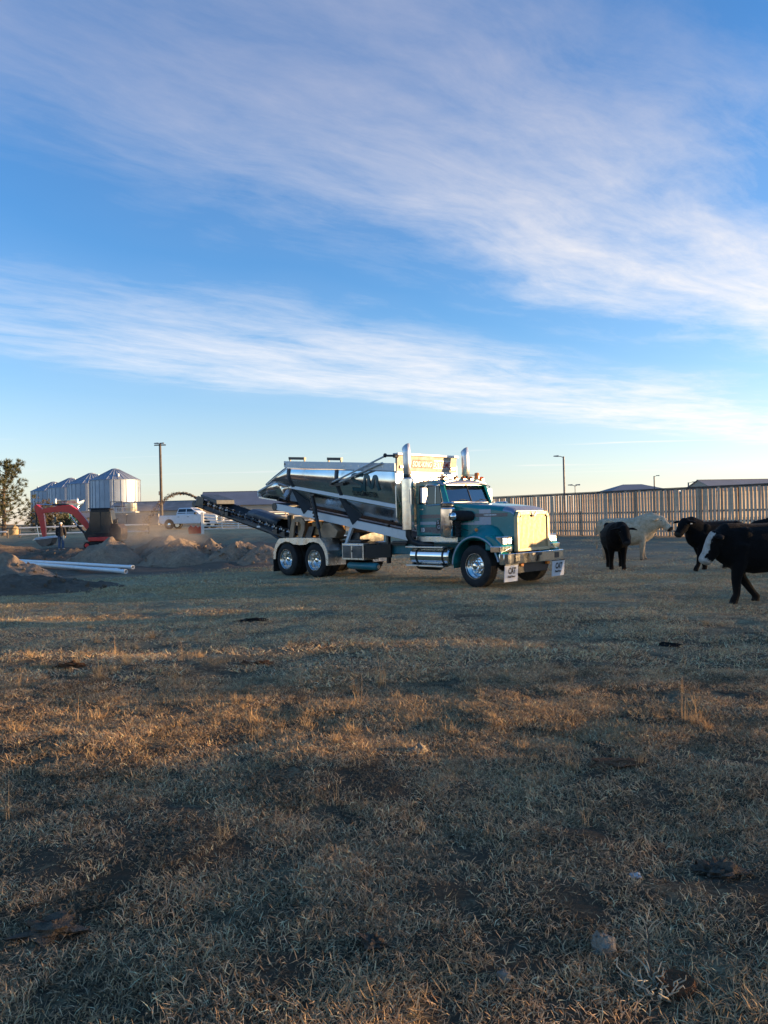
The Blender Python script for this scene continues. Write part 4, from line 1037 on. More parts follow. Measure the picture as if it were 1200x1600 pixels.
    MB().hexa([cp(.88, -.43, .0), cp(.97, -.43, .05), cp(.97, -.40, .05), cp(.88, -.40, .0), cp(.88, -.43, .42), cp(.95, -.43, .42), cp(.95, -.40, .42), cp(.88, -.40, .42)]).build('hood_cheek', BLKP, cv, 0)
    m = MB(); m.grid([[cp(t, y, h) for (y, h) in ((-.40, .30), (-.36, .46), (-.15, .54), (.15, .54), (.36, .46), (.40, .30))] for t in np.linspace(.14, .42, 5)]); m.build('belt_cover', BELT, cv, 40, solid=.015)
    m = MB()
    m.tube([cp(.60, -.44, .25), cp(.45, -.44, .30), cp(.2, -.44, .2), cp(0, -.42, .1)], .022, 6); m.tube([cp(.55, -.46, .15), cp(.4, -.47, .2), cp(.15, -.46, .1)], .018, 6); m.tube([cp(.92, -.44, .1), cp(.7, -.45, .05), cp(.45, -.44, .12)], .016, 6)
    for t in (.05, .12, .60, .64): m.box(*(lambda p: (p[0] - .1, p[0] + .1, -.52, -.40, p[2] - .07, p[2] + .07))(cp(t, 0, .15)))
    m.build('hydraulic_line', BLKP, cv)
    MB().box(*(lambda p: (p[0] - .10, p[0] + .10, -.396, -.391, p[2] - .03, p[2] + .03))(cp(.30, 0, .07))).build('maker_plate', WHI, cv, 0)
    m = MB(); m.hexa([(-8.9, -.3, .72), (-8.3, -.3, .72), (-8.3, .3, .72), (-8.9, .3, .72), (-9.1, -.3, 1.1), (-8.3, -.3, 1.16), (-8.3, .3, 1.16), (-9.1, .3, 1.1)])
    m.cyl((-8.95, 0, .9), (-8.95, 0, 1.9), .12, 12); m.build('conveyor_turret', BLKP, T, 0, .01)
    m = MB(); m.tube([(-8.75, -.35, .95), cp(.22, -.3, 0)], .05, 8); m.tube([(-8.75, .35, .95), cp(.22, .3, 0)], .05, 8); m.build('conveyor_ram', BLKP, T)
    return T
TRUCK = make_truck()
# ------------------------------------------------------------------ cattle
def coat_mat(name, rough=.8):
    m = bpy.data.materials.new(name); m.use_nodes = True; t = NT(m.node_tree); b = m.node_tree.nodes['Principled BSDF']
    at = t.n('ShaderNodeAttribute'); at.attribute_name = 'coat'
    tc = t.n('ShaderNodeTexCoord').outputs['Object']; n = t.noise(tc, 9, 6, .7); n2 = t.noise(tc, 55, 4, .6)
    dk = t.mix(1.0, at.outputs['Color'], (.62, .55, .48), 'MULTIPLY'); c = t.mix(t.maprange(n, .3, .7), at.outputs['Color'], dk); c = t.mix(t.maprange(n2, .3, .7, 0, .3), c, (.0, .0, .0))
    t.l(c, b.inputs['Base Color']); b.inputs['Roughness'].default_value = rough; b.inputs['Specular IOR Level'].default_value = .1
    b.inputs['Sheen Weight'].default_value = .06; b.inputs['Sheen Roughness'].default_value = .5; b.inputs['Sheen Tint'].default_value = (.5, .45, .4, 1)
    bn = t.n('ShaderNodeBump'); bn.inputs['Strength'].default_value = .6; bn.inputs['Distance'].default_value = .02; t.l(n2, bn.inputs['Height']); t.l(bn.outputs[0], b.inputs['Normal'])
    return m
COAT = coat_mat('cattle_coat')
HOOF = pmat('hoof_horn', (.05, .04, .035), .6)
def ring(c, fwd, ry, rz, n=14, up=Vector((0, 0, 1)), egg=0.0):
    fwd = Vector(fwd).normalized(); side = up.cross(fwd)
    if side.length < .05: side = Vector((0, 1, 0))
    side.normalize(); u = fwd.cross(side)
    out = []
    for j in range(n):
        a = 2 * math.pi * j / n; k = 1 + egg * math.sin(a)
        out.append(Vector(c) + side * (math.cos(a) * ry * k) + u * (math.sin(a) * rz))
    return out
def limb(mb, pts, rs, n=10, flat=1.0):
    mb.tube(pts, rs, n, True, 0, flat)
def remesh(mb, name, voxel, smooth=3):
    me = mb.mesh(name, None, 0); o = bpy.data.objects.new(name, me); COL.objects.link(o)
    r = o.modifiers.new('r', 'REMESH'); r.mode = 'VOXEL'; r.voxel_size = voxel
    s = o.modifiers.new('s', 'SMOOTH'); s.factor = .5; s.iterations = smooth
    dg = bpy.context.evaluated_depsgraph_get(); out = bpy.data.meshes.new_from_object(o.evaluated_get(dg))
    bpy.data.objects.remove(o); out.name = name
    out.polygons.foreach_set('use_smooth', [True] * len(out.polygons)); return out

def cow(name, loc, heading, label, head=(1.28, 0, 1.22), face=(.55, 0, -.6), legs=None, s=1.0, color=(.008, .0075, .008), white=None, bull=False, ear_tag=False, voxel=.024, group=None, wide=1.0):
    """heading: world angle of the forward axis. Local x forward, z up. head = poll point, face = direction poll -> muzzle"""
    mb = MB(); fat = (1.06 if bull else 1.0) * wide
    body = [(-.86, 1.08, .12, .16), (-.82, 1.06, .23, .27), (-.68, 1.03, .30, .345), (-.42, .99, .325, .385), (-.10, .945, .37, .43), (.22, .935, .36, .435), (.48, .965, .315, .42), (.68, 1.0, .27, .38), (.84, 1.02, .19, .29), (.93, 1.03, .08, .14)]
    mb.rings([ring((x, 0, z), (1, 0, 0), ry * fat, rz * (1.04 if bull else 1.0), 16, egg=-.06) for x, z, ry, rz in body])
    h = Vector(head); fd = Vector(face).normalized(); base = Vector((.46, 0, 1.03)); dn = (h - base)
    nk = [base, base.lerp(h, .4) + Vector((0, 0, .03)), base.lerp(h, .8) + Vector((0, 0, .02)), h + fd * .05]
    rr = [(.28, .33), (.235, .29), (.185, .235), (.135, .16)]
    if bull: rr = [(.31, .40), (.29, .36), (.23, .29), (.15, .18)]
    mb.rings([ring(p, dn, a, b, 14) for p, (a, b) in zip(nk, rr)])
    for k in (-1, 1): mb.ell((-.50, k * .21, 1.27), (.13, .09, .10), 10, 6); mb.ell((.44, k * .20, 1.10), (.16, .10, .22), 10, 6)
    mb.ell((-.76, 0, 1.27), (.12, .08, .07), 10, 6)
    # brisket / dewlap
    mb.rings([ring((.62, 0, .86), (1, 0, .2), .15, .18), ring((.80, 0, .88), (1, 0, .3), .11, .15), ring((.92, 0, .98), (1, 0, .5), .05, .09)])
    # head: poll to muzzle, with jaw
    sid = Vector((0, 0, 1)).cross(fd); sid = Vector((0, 1, 0)) if sid.length < .05 else sid.normalized()
    if sid.y < 0: sid = -sid
    upv = sid.cross(fd) if sid.cross(fd).z > 0 else -sid.cross(fd)
    hd = [(-.07, .12, .10, .0), (.0, .155, .14, -.02), (.11, .155, .16, -.04), (.23, .135, .15, -.05), (.34, .118, .125, -.05), (.43, .125, .115, -.04), (.49, .115, .10, -.035), (.525, .07, .06, -.03)]
    mb.rings([ring(h + fd * d + upv * o, fd, a, b, 14) for d, a, b, o in hd])
    # ears
    for k in (-1, 1):
        e0 = h + fd * .0 + sid * (k * .10) + upv * .01; e1 = e0 + sid * (k * .16) - upv * .015; e2 = e0 + sid * (k * .30) - upv * .05 + fd * .03
        mb.tube([e0, e1, e2], [.045, .088, .025], 8, True, 0, .45)
    # legs: (attach, knee/hock, fetlock, foot)
    L = legs or {}
    for k, sd in (('fl', 1), ('fr', -1)):
        dx, dxk = L.get(k, (0, 0)); y = sd * .17
        limb(mb, [(.50, y, 1.02), (.52 + dxk * .3, y * 1.05, .74), (.50 + dxk, y, .43), (.49 + dx * .8, y, .18), (.50 + dx, y, .09), (.53 + dx, y, .0)], [.17, .135, .085, .060, .068, .074], 10)
    for k, sd in (('hl', 1), ('hr', -1)):
        dx, dxk = L.get(k, (0, 0)); y = sd * .19
        limb(mb, [(-.58, y, 1.08), (-.50 + dxk * .2, y * 1.12, .78), (-.64 + dxk, y, .50), (-.66 + dxk * .9, y, .44), (-.61 + dx * .85, y, .18), (-.60 + dx, y, .09), (-.57 + dx, y, .0)], [.22, .19, .10, .082, .060, .068, .074], 10)
    # tail
    limb(mb, [(-.80, 0, 1.22), (-.90, 0, 1.12), (-.93, .01, .9), (-.92, .02, .66), (-.91, .02, .50), (-.91, .02, .36)], [.05, .035, .024, .022, .045, .015], 8)
    if bull: mb.rings([ring((.30, 0, 1.25), (1, 0, .1), .16, .12), ring((.62, 0, 1.29), (1, 0, .05), .17, .14), ring((.90, 0, 1.27), (1, 0, .0), .14, .12)])
    me = remesh(mb, name, voxel)
    n = len(me.vertices); co = np.zeros(n * 3, np.float32); me.vertices.foreach_get('co', co); co = co.reshape(-1, 3)
    c = np.tile(np.array(color, np.float32), (n, 1))
    hv = np.array(h); f = np.array(fd); sv = np.array(sid); uv = np.array(upv); rel = co - hv
    al = rel @ f; si = np.abs(rel @ sv); ht = rel @ uv
    inhead = (al > -.08) & (si < .16) & (np.abs(ht) < .2)
    if white is not None:
        m = inhead & (al > -.03) & ((ht > .055 - .12 * np.clip(al, 0, .4) + .018 * np.sin(17 * al)) | (al > .42))
        c[m] = white
    muz = inhead & (al > .47); c[muz] = (.055, .048, .045) if white is None else c[muz] * .75
    mud = np.clip((.42 - co[:, 2]) / .4, 0, 1)[:, None] * .3; c = c * (1 - mud) + np.array((.06, .045, .032)) * mud
    c[co[:, 2] < .055] = (.035, .028, .022)
    if bull:
        low = np.clip((.75 - co[:, 2]) / .6, 0, 1)[:, None]; c = c * (1 - .35 * low) + np.array((.20, .15, .10)) * .35 * low
        back = (co[:, 0] < -.72)[:, None]; c = np.where(back, c * .8 + np.array((.06, .04, .02)), c)
    a = me.color_attributes.new('coat', 'FLOAT_COLOR', 'POINT'); a.data.foreach_set('color', np.column_stack([c, np.ones(n)]).astype(np.float32).ravel())
    me.materials.append(COAT)
    o = bpy.data.objects.new(name, me); link(o); o.location = (loc[0], loc[1], gh(loc[0], loc[1]) - .01); o.rotation_euler = (0, 0, heading); o.scale = (s, s, s)
    tag(o, label, 'bull' if bull else 'cow', group)
    # eyes
    mb = MB()
    for k in (-1, 1): mb.ell(tuple(h + fd * .12 + sid * (k * .126) + upv * .03), (.016, .016, .016), 8, 6)
    mb.build('eye', BLKP, o)
    if ear_tag:
        e = h + sid * (.20 * ear_tag) + upv * -.03
        MB().box(e.x - .03, e.x + .03, e.y - .006, e.y + .006, e.z - .05, e.z + .03).build('ear_tag', WHI, o, 0)
    return o
HERD = 'cattle standing in the pen'
cow('bull', (8.86, 28.3), R(-12), 'cream white bull standing side-on behind the front-facing black cow', head=(1.08, -.16, 1.34), face=(.50, -.42, -.55), legs={'fl': (.10, .05), 'fr': (-.02, 0), 'hl': (-.05, 0), 'hr': (.05, 0)}, s=1.13, color=(.82, .67, .47), bull=True, group=HERD)
cow('cow', (7.24, 24.1), R(-102), 'black cow facing the camera in front of the white bull', head=(1.05, .15, 1.20), face=(.50, .10, -.72), legs={'fl': (.06, .02), 'fr': (-.06, 0), 'hl': (-.04, 0), 'hr': (.06, 0)}, s=1.05, wide=1.2, group=HERD)
cow('cow', (9.62, 22.3), R(192), 'black cow striding with its head held out, next to the white-faced one', head=(1.04, .10, 1.38), face=(.60, .22, -.62), legs={'fl': (.26, .14), 'fr': (-.24, -.08), 'hl': (-.10, 0), 'hr': (.2, .1)}, s=1.03, ear_tag=1, group=HERD)
cow('cow', (7.22, 14.6), R(184), 'big black cow with a white blaze walking, nearest to the camera', head=(.90, .06, 1.17), face=(.44, -.12, -.82), legs={'fl': (.16, .12), 'fr': (-.42, -.16), 'hl': (-.2, -.1), 'hr': (.3, .15)}, s=1.10, white=(.66, .63, .58), voxel=.02, group=HERD)
cow('cow', (10.6, 19.6), R(172), 'black cow seen only as a back line behind the nearest cow', head=(1.15, 0, 1.05), face=(.5, 0, -.85), s=1.10, group=HERD)
# ------------------------------------------------------------------ bins, buildings, poles
GALV = pmat('galvanised_sheet', (.35, .40, .47), .5, .45, .10, .5, .06, 3, rvar=.08)
GALVR = pmat('galvanised_roof', (.28, .32, .38), .6, .3, .15, .6, rvar=.1)
ROOFG = pmat('grey_metal_roof', (.20, .21, .23), .75, 0, .12, .3)
ROOFT = pmat('tan_metal_wall', (.42, .36, .28), .6, 0, .12, .3)
CONC = pmat('grey_bunk_concrete', (.22, .21, .20), .9, 0, .3, .6, .3, 4)
WOODP = pmat('pole_timber', (.10, .085, .075), .85, 0, .3, 2, .4, 30)
STEELP = pmat('lamp_post_steel', (.16, .16, .17), .6, .3, .15, 3)
RAILW = pmat('white_rail', (.70, .68, .63), .6, 0, .15, 3, dirt=.25)
RUST = pmat('bare_pipe_rail', (.34, .25, .18), .7, .1, .3, 3)
def grain_bin(x, y, r, he, hr, label):
    zb = gh(x, y); T = empty('grain_bin', (x, y, zb), 0, None, label, 'grain bin', 'grain bins in a row')
    n = 96; 
    def wall():
        mb = MB(); rows = []
        zs = []
        z = 0
        while z < he - 1e-6: zs += [(z, 0)]; z += he / 34
        zs.append((he, 0))
        rows = [[((r + .012 * (i % 2)) * math.cos(a), (r + .012 * (i % 2)) * math.sin(a), z) for a in np.linspace(0, 2 * math.pi, n + 1)] for i, (z, _) in enumerate(zs)]
        mb.grid(rows); return mb
    w = wall().build('wall', GALV, T, 50)
    rib = MB().box(r + .01, r + .085, -.06, .06, 0, he - .02).mesh('stiffener', GALV, 0)
    for i in range(28):
        o = bpy.data.objects.new('stiffener', rib); link(o, w); o.rotation_euler = (0, 0, 2 * math.pi * (i + .5) / 28)
    rf = MB().lathe([(r + .14, he - .04), (r + .14, he + .02), (r * .55, he + hr * .52), (.75, he + hr * .94), (.72, he + hr), (.05, he + hr + .12)], n=48).build('roof', GALVR, T, 20)
    m = MB(); p0 = (r + .10, 0, he + .03); p1 = (.75, 0, he + hr * .95)
    m.tube([p0, (r * .55, 0, he + hr * .53), p1], .055, 5); rm = m.mesh('roof_rib', GALVR, 0)
    for i in range(28):
        o = bpy.data.objects.new('roof_rib', rm); link(o, rf); o.rotation_euler = (0, 0, 2 * math.pi * i / 28)
    for a in (R(-62), R(-128)):
        m = MB(); rr = r * .78; zz = he + hr * .27; m.cyl((rr * math.cos(a), rr * math.sin(a), zz), (rr * math.cos(a), rr * math.sin(a), zz + .5), .22, 10); m.build('roof_vent', GALV, rf)
    # ladder
    m = MB(); a = R(-75)
    for k in (-.2, .2): m.tube([((r + .2) * math.cos(a) - math.sin(a) * k, (r + .2) * math.sin(a) + math.cos(a) * k, z) for z in (0, he)], .03, 5)
    for i in range(24): m.tube([((r + .2) * math.cos(a) - math.sin(a) * k, (r + .2) * math.sin(a) + math.cos(a) * k, .2 + i * he / 24) for k in (-.2, .2)], .02, 4)
    m.build('ladder', GALV, T, 0)
    return T
bins = ['nearest and widest grain bin, its sunward side lit gold', 'second grain bin from the gold-lit one', 'third grain bin from the gold-lit one', 'farthest grain bin in the row, beside the pine']
for i, (x, y, he, hr) in enumerate(((-50.6, 145, 7.95, 2.2), (-60.0, 158, 8.0, 2.3), (-70.3, 173, 8.0, 2.3), (-80.0, 186.5, 8.0, 2.3))):
    grain_bin(x, y, 4.5 + .22 * i, he, hr, bins[i])

def shed(name, loc, rz, L, W, he, hr, mats, label, cat='barn', overhang=.3, group=None, hip=False, slats=0):
    T = empty(name, loc, rz, None, label, cat, group)
    wl_ = MB()
    wl_.box(-L/2, L/2, -W/2, -W/2 + .15, 0, he); wl_.box(-L/2, L/2, W/2 - .15, W/2, 0, he)
    wl_.build('wall', mats[0], T, 0)
    for k in (-1, 1):
        if hip: MB().box(k * L/2 - .08, k * L/2 + .08, -W/2 + .15, W/2 - .15, 0, he).build('gable', mats[0], T, 0)
        else: MB().prism([(-W/2 + .15, 0), (W/2 - .15, 0), (W/2 - .15, he), (0, he + hr), (-W/2 + .15, he)], 'x', k * L/2 - .08, k * L/2 + .08).build('gable', mats[0], T, 0)
    o = overhang; Lr = L/2 + o; hx = (W/2 if hip else 0)
    for k in (-1, 1):
        m = MB(); a = (-Lr, k * (W/2 + o), he - hr * o / (W/2)); b = (Lr, k * (W/2 + o), he - hr * o / (W/2)); c = (Lr - hx, 0, he + hr); d = (-Lr + hx, 0, he + hr)
        m.grid([[a, b], [d, c]]); r_ = m.build('roof', mats[1], T, 0, solid=.08)
    if hip:
        for k in (-1, 1):
            m = MB(); m.add([(k * Lr, -W/2 - o, he - hr * o / (W/2)), (k * Lr, W/2 + o, he - hr * o / (W/2)), (k * (Lr - hx), 0, he + hr)], [(0, 1, 2)]); m.build('roof', mats[1], T, 0, solid=.08)
    else: MB().box(-Lr, Lr, -.2, .2, he + hr + .0, he + hr + .08).build('ridge_cap', mats[1], T, 0)
    return T
# barns seen over the windbreak
shed('barn', (47.3, 146, 0), R(4), 15, 12, 4.7, 1.9, (ROOFT, ROOFG), 'grey hip-roofed barn beyond the windbreak, between the two small lamp posts', hip=True)
shed('barn', (67.0, 142, 0), R(14), 20, 10, 4.9, 2.0, (ROOFT, ROOFG), 'long grey-roofed barn with sunlit gable beyond the windbreak')
# long roofs behind the conveyor
shed('barn', (-21.5, 136, 1.2), R(5), 20, 13, 3.1, 2.4, (ROOFT, ROOFG), 'long low barn with blue-grey roof right behind the conveyor')
shed('barn', (-37.5, 128, 1.1), R(-3), 14, 9, 2.5, 1.5, (ROOFT, CONC), 'low grey barn behind the tall light pole')
shed('shed', (-29.0, 76, gh(-29, 76)), R(12), 1.5, 1.5, 1.35, .5, (pmat('shed_wall', (.25, .21, .18), .8), ROOFG), 'small dark-roofed shed behind the excavator boom', 'shed', .15)
# bunk wall (grey embankment) and loading platform
for x0, x1, y, h, lab in ((-45.5, -29.0, 99, 2.75, 'grey concrete feed bunk wall behind the excavator'), ):
    T = empty('bunk_wall', (x0, y, 0), 0, None, lab, 'wall'); n = 8; L = (x1 - x0) / n
    for i in range(n):
        MB().box(i * L + .02, (i + 1) * L - .02, -.25, .25, .2, h + .04 * (i % 3)).build('panel', CONC, T, 0, .03)
T = empty('loading_platform', (-39.8, 118, 1.5), 0, None, 'raised loading platform with a gold-lit tank beside the nearest grain bin', 'platform')
MB().box(-1.9, 1.9, -1, 1, 1.75, 1.9).build('deck', RAILW, T, 0)
for i in range(9): MB().box(-1.9 + i * .24, -1.82 + i * .24, -1.02, -.96, 1.9, 2.5).build('baluster', RAILW, T, 0)
for x in (-1.85, -.1, 1.85): MB().box(x - .06, x + .06, -.98, -.86, 0, 3.5).build('post', STEELP, T, 0)
MB().box(-1.9, 1.9, -1.03, -.97, 2.5, 2.58).build('hand_rail', RAILW, T, 0); MB().box(-1.9, -.05, -.9, -.8, 3.42, 3.52).build('beam', STEELP, T, 0)
MB().lathe([(.1, 1.9), (.85, 1.92), (.88, 2.0), (.88, 3.15), (.80, 3.25), (.1, 3.32)], (.95, .1, 0), 'z', 28).build('tank', pmat('tank_steel', (.62, .58, .48), .35, .6, .1, 1), T)
MB().lathe([(.1, -.6), (.2, -.6), (.75, .1), (.78, .2), (.1, .2)], (-.9, .2, 2.6), 'z', 20).build('hopper', STEELP, T)

def lamp_post(x, y, h, label, arm=(-.8, 0), timber=False, heads=1, zb=None, lean=0.0, r=.09):
    zb = gh(x, y) if zb is None else zb
    T = empty('light_pole', (x, y, zb), 0, None, label, 'light pole'); m = WOODP if timber else STEELP
    MB().tube([(0, 0, -.3), (lean, 0, h)], [r * 1.35, r], 12).build('pole', m, T)
    for k in range(heads):
        s = 1 if heads == 1 else (-1, 1)[k]
        ax = arm[0] * s
        a = MB().tube([(lean, 0, h - .12), (lean + ax * .5, 0, h + .02), (lean + ax, arm[1], h + .06)], .045, 6).build('arm', STEELP, T)
        MB().hexa([(lean + ax - .42, -.13, h + .02), (lean + ax + .16, -.13, h - .02), (lean + ax + .16, .13, h - .02), (lean + ax - .42, .13, h + .02), (lean + ax - .42, -.08, h + .12), (lean + ax + .16, -.10, h + .16), (lean + ax + .16, .10, h + .16), (lean + ax - .42, .08, h + .12)]).build('lamp_head', STEELP, a, 0, .02)
    return T
T = lamp_post(-28.95, 100, 10.3, 'tall timber pole with twin floodlights behind the pickup', (.35, 0), True, 2, 1.6, r=.155)
MB().box(-.25, -.12, -.28, -.1, 3.6, 4.1).build('meter_box', STEELP, T, 0, .02)
MB().box(-.75, .75, -.08, .08, 10.06, 10.2).build('crossarm', WOODP, T, 0)
lamp_post(21.2, 90, 8.3, 'tallest steel street light behind the windbreak', (-.75, 0), r=.11)
lamp_post(49.75, 141, 7.9, 'small street light rising over the hip-roofed barn', (.8, 0), r=.12)
lamp_post(55.4, 139.5, 6.5, 'lowest street light, between the two barn roofs', (1.1, 0), r=.12)
lamp_post(25.2, 101, 5.2, 'tiny twin-headed light just above the windbreak top', (.5, 0), heads=2, r=.05)

# ------------------------------------------------------------------ rail fences and gate in the yard
def rail_fence(name, pts, zs, post_h, label, mat, pm, r=.055, step=3.0):
    a, b = Vector(pts[0]), Vector(pts[1]); T = empty(name, (a.x, a.y, gh(a.x, a.y)), 0, None, label, 'fence'); d = b - a; L = d.length; n = max(1, int(L / step))
    P = [a + d * (i / n) for i in range(n + 1)]; zz = lambda p: gh(p.x, p.y) - gh(a.x, a.y)
    for p in P: MB().cyl((p.x - a.x, p.y - a.y, zz(p) - .3), (p.x - a.x, p.y - a.y, zz(p) + post_h), .075, 8).build('post', pm, T)
    for z in zs:
        for p, q in zip(P, P[1:]):
            MB().cyl((p.x - a.x, p.y - a.y - .09, zz(p) + z), (q.x - a.x, q.y - a.y - .09, zz(q) + z), r, 8).build('rail', mat, T)
    return T
rail_fence('rail_fence', ((-36, 62.5), (-30.9, 63.0)), (.55, ), .75, 'single pale rail in front of the pine tree', RAILW, WOODP, .065, 2.5)
rail_fence('rail_fence', ((-30.4, 64), (-20.1, 65.5)), (.25, .80), .95, 'pale two-rail fence behind the excavator', RAILW, WOODP, .065, 3.4)
rail_fence('rail_fence', ((-13.8, 86), (-6, 90)), (.5, 1.0, 1.45), 1.7, 'rust-coloured pipe fence seen under the hopper tail', RAILW, RUST, .05, 2.6)
rail_fence('rail_fence', ((-19.6, 84), (-12.0, 96)), (.6, 1.2), 1.5, 'pale rail fence running away behind the gate', RAILW, RUST, .05, 3.2)
def pipe_gate():
    z = gh(-14.2, 60); T = empty('pipe_gate', (-14.2, 60, z), R(10), None, 'white tubular livestock gate beside the pickup', 'gate')
    MB().box(-.11, .11, -.11, .11, -.2, 1.68).build('gate_post', RAILW, T, 0, .02)
    n = 6
    for i in range(n):
        h0 = .36 + i * .24; h1 = .38 + i * .145
        MB().tube([(.12, 0, h0), (4.0, .0, h1 + .0)], .045, 8).build('rail', RAILW, T)
    for x in (1.5, 2.75, 3.95):
        t = x / 4.0; MB().box(x - .035, x + .035, -.075, -.046, lerp(.33, .35, t), lerp(1.60, 1.14, t)).build('upright', RAILW, T, 0)
    return T
pipe_gate()
z = gh(-15.2, 62)
b = MB(); b.prism([(-.52, 0), (.52, 0), (.56, .42), (.40, .62), (.22, .50), (.05, .66), (-.16, .52), (-.36, .70), (-.56, .46)], 'y', -.35, .35)
o = b.build('loader_bucket', pmat('orange_red_paint', (.62, .06, .025), .45, 0, .15, 3, dirt=.2), None, 0, .03); o.location = (-15.25, 62, z); o.rotation_euler = (0, 0, R(12)); tag(o, 'orange-red steel bucket on the ground beside the gate post', 'bucket')

# ------------------------------------------------------------------ pickup
PW = pmat('white_car_paint', (.72, .74, .78), .25, 0, .04, 2, coat=.7, dirt=.15)
def pickup():
    x, y = -18.55, 74; T = empty('pickup_truck', (x, y, gh(x, y)), R(-10), None, 'white pickup truck parked behind the gate', 'pickup')
    prof = [(-2.9, .62), (-2.92, 1.10), (-2.85, 1.30), (-1.12, 1.30), (-1.08, 1.36), (2.0, 1.36), (2.75, 1.28), (2.92, 1.10), (2.92, .55), (2.5, .48), (-2.6, .50)]
    b = MB().prism(prof, 'y', -.98, .98).build('body', PW, T, 25, .05)
    cab = MB(); lo = [(-1.15, .94), (1.15, .94)]; 
    def rg(z, x0, x1, w): return [(x0, -w, z), (x1, -w, z), (x1, w, z), (x0, w, z)]
    cab.rings([rg(1.33, -1.15, 1.25, .93), rg(1.55, -1.10, 1.05, .90), rg(1.95, -.95, .35, .76), rg(2.0, -.85, .25, .70)]); cab.build('cab', PW, T, 20, .04)
    DG = pmat('dark_car_glass', (.03, .04, .05), .08, 0, .1, 3)
    for s in (-1, 1):
        for x0, x1, k0, k1 in ((-1.02, -.18, -.90, -.18), (-.10, .90, -.10, .36)):
            MB().hexa([(x0, s * .925, 1.45), (x1, s * .925, 1.45), (x1, s * .90, 1.45), (x0, s * .90, 1.45), (k0, s * .80, 1.89), (k1 if k1 < .3 else .36, s * .80, 1.89), (k1 if k1 < .3 else .36, s * .77, 1.89), (k0, s * .77, 1.89)]).build('window', DG, T, 0)
        for x0, x1 in ((-1.05, -.12), (-.08, 1.05)):
            d = MB().box(x0, x1, s * .98 - .006, s * .98 + .006, .62, 1.30).build('door', PW, T, 0, .004)
            MB().box(x0 + .08, x0 + .25, s * .99 - .012, s * .99 + .012, 1.12, 1.16).build('handle', BLKP, d, 0)
        m = MB().box(.78, .98, s * 1.10 - .1, s * 1.10 + .1, 1.36, 1.56).build('mirror', BLKP, T, 0, .03)
    MB().hexa([(1.20, -.84, 1.40), (1.22, .84, 1.40), (1.16, .84, 1.40), (1.16, -.84, 1.40), (.46, -.70, 1.93), (.46, .70, 1.93), (.40, .70, 1.93), (.40, -.70, 1.93)]).build('windscreen', DG, T, 0)
    MB().box(-2.8, -1.2, -.82, .82, 1.285, 1.31).build('bed_opening', BLKP, T, 0)
    MB().box(2.90, 2.96, -.75, .75, .75, 1.15).build('grille', BLKP, T, 0, .02)
    for s in (-1, 1):
        MB().box(2.88, 2.95, s * .82 - .14, s * .82 + .14, .90, 1.14).build('headlight', LENS, T, 0, .02); MB().box(-2.95, -2.89, s * .88 - .08, s * .88 + .08, .85, 1.2).build('tail_light', REDL, T, 0, .01)
    MB().box(2.86, 3.02, -.95, .95, .50, .72).build('bumper', CHROME, T, 0, .03); MB().box(-3.04, -2.88, -.95, .95, .55, .74).build('bumper', CHROME, T, 0, .03)
    ty = MB().lathe([(.24, -.13), (.38, -.13), (.41, -.10), (.41, .10), (.38, .13), (.24, .13)], axis='y', n=28, closed=True).mesh('tyre', TYRE); rm = MB().lathe([(.05, -.12), (.1, -.11), (.22, -.10), (.245, -.12), (.245, .1)], axis='y', n=20).mesh('rim', POL)
    for wx in (-1.85, 1.80):
        for s in (-1, 1):
            w = empty('wheel', (wx, s * .88, .41), 0 if s < 0 else math.pi, T); link(bpy.data.objects.new('tyre', ty), w); link(bpy.data.objects.new('rim', rm), w)
            MB().lathe([(.46, s * .94), (.50, s * .985), (.46, s * .985)], (wx, 0, .45), 'y', 24).build('wheel_arch', BLKP, T)
    return T
pickup()

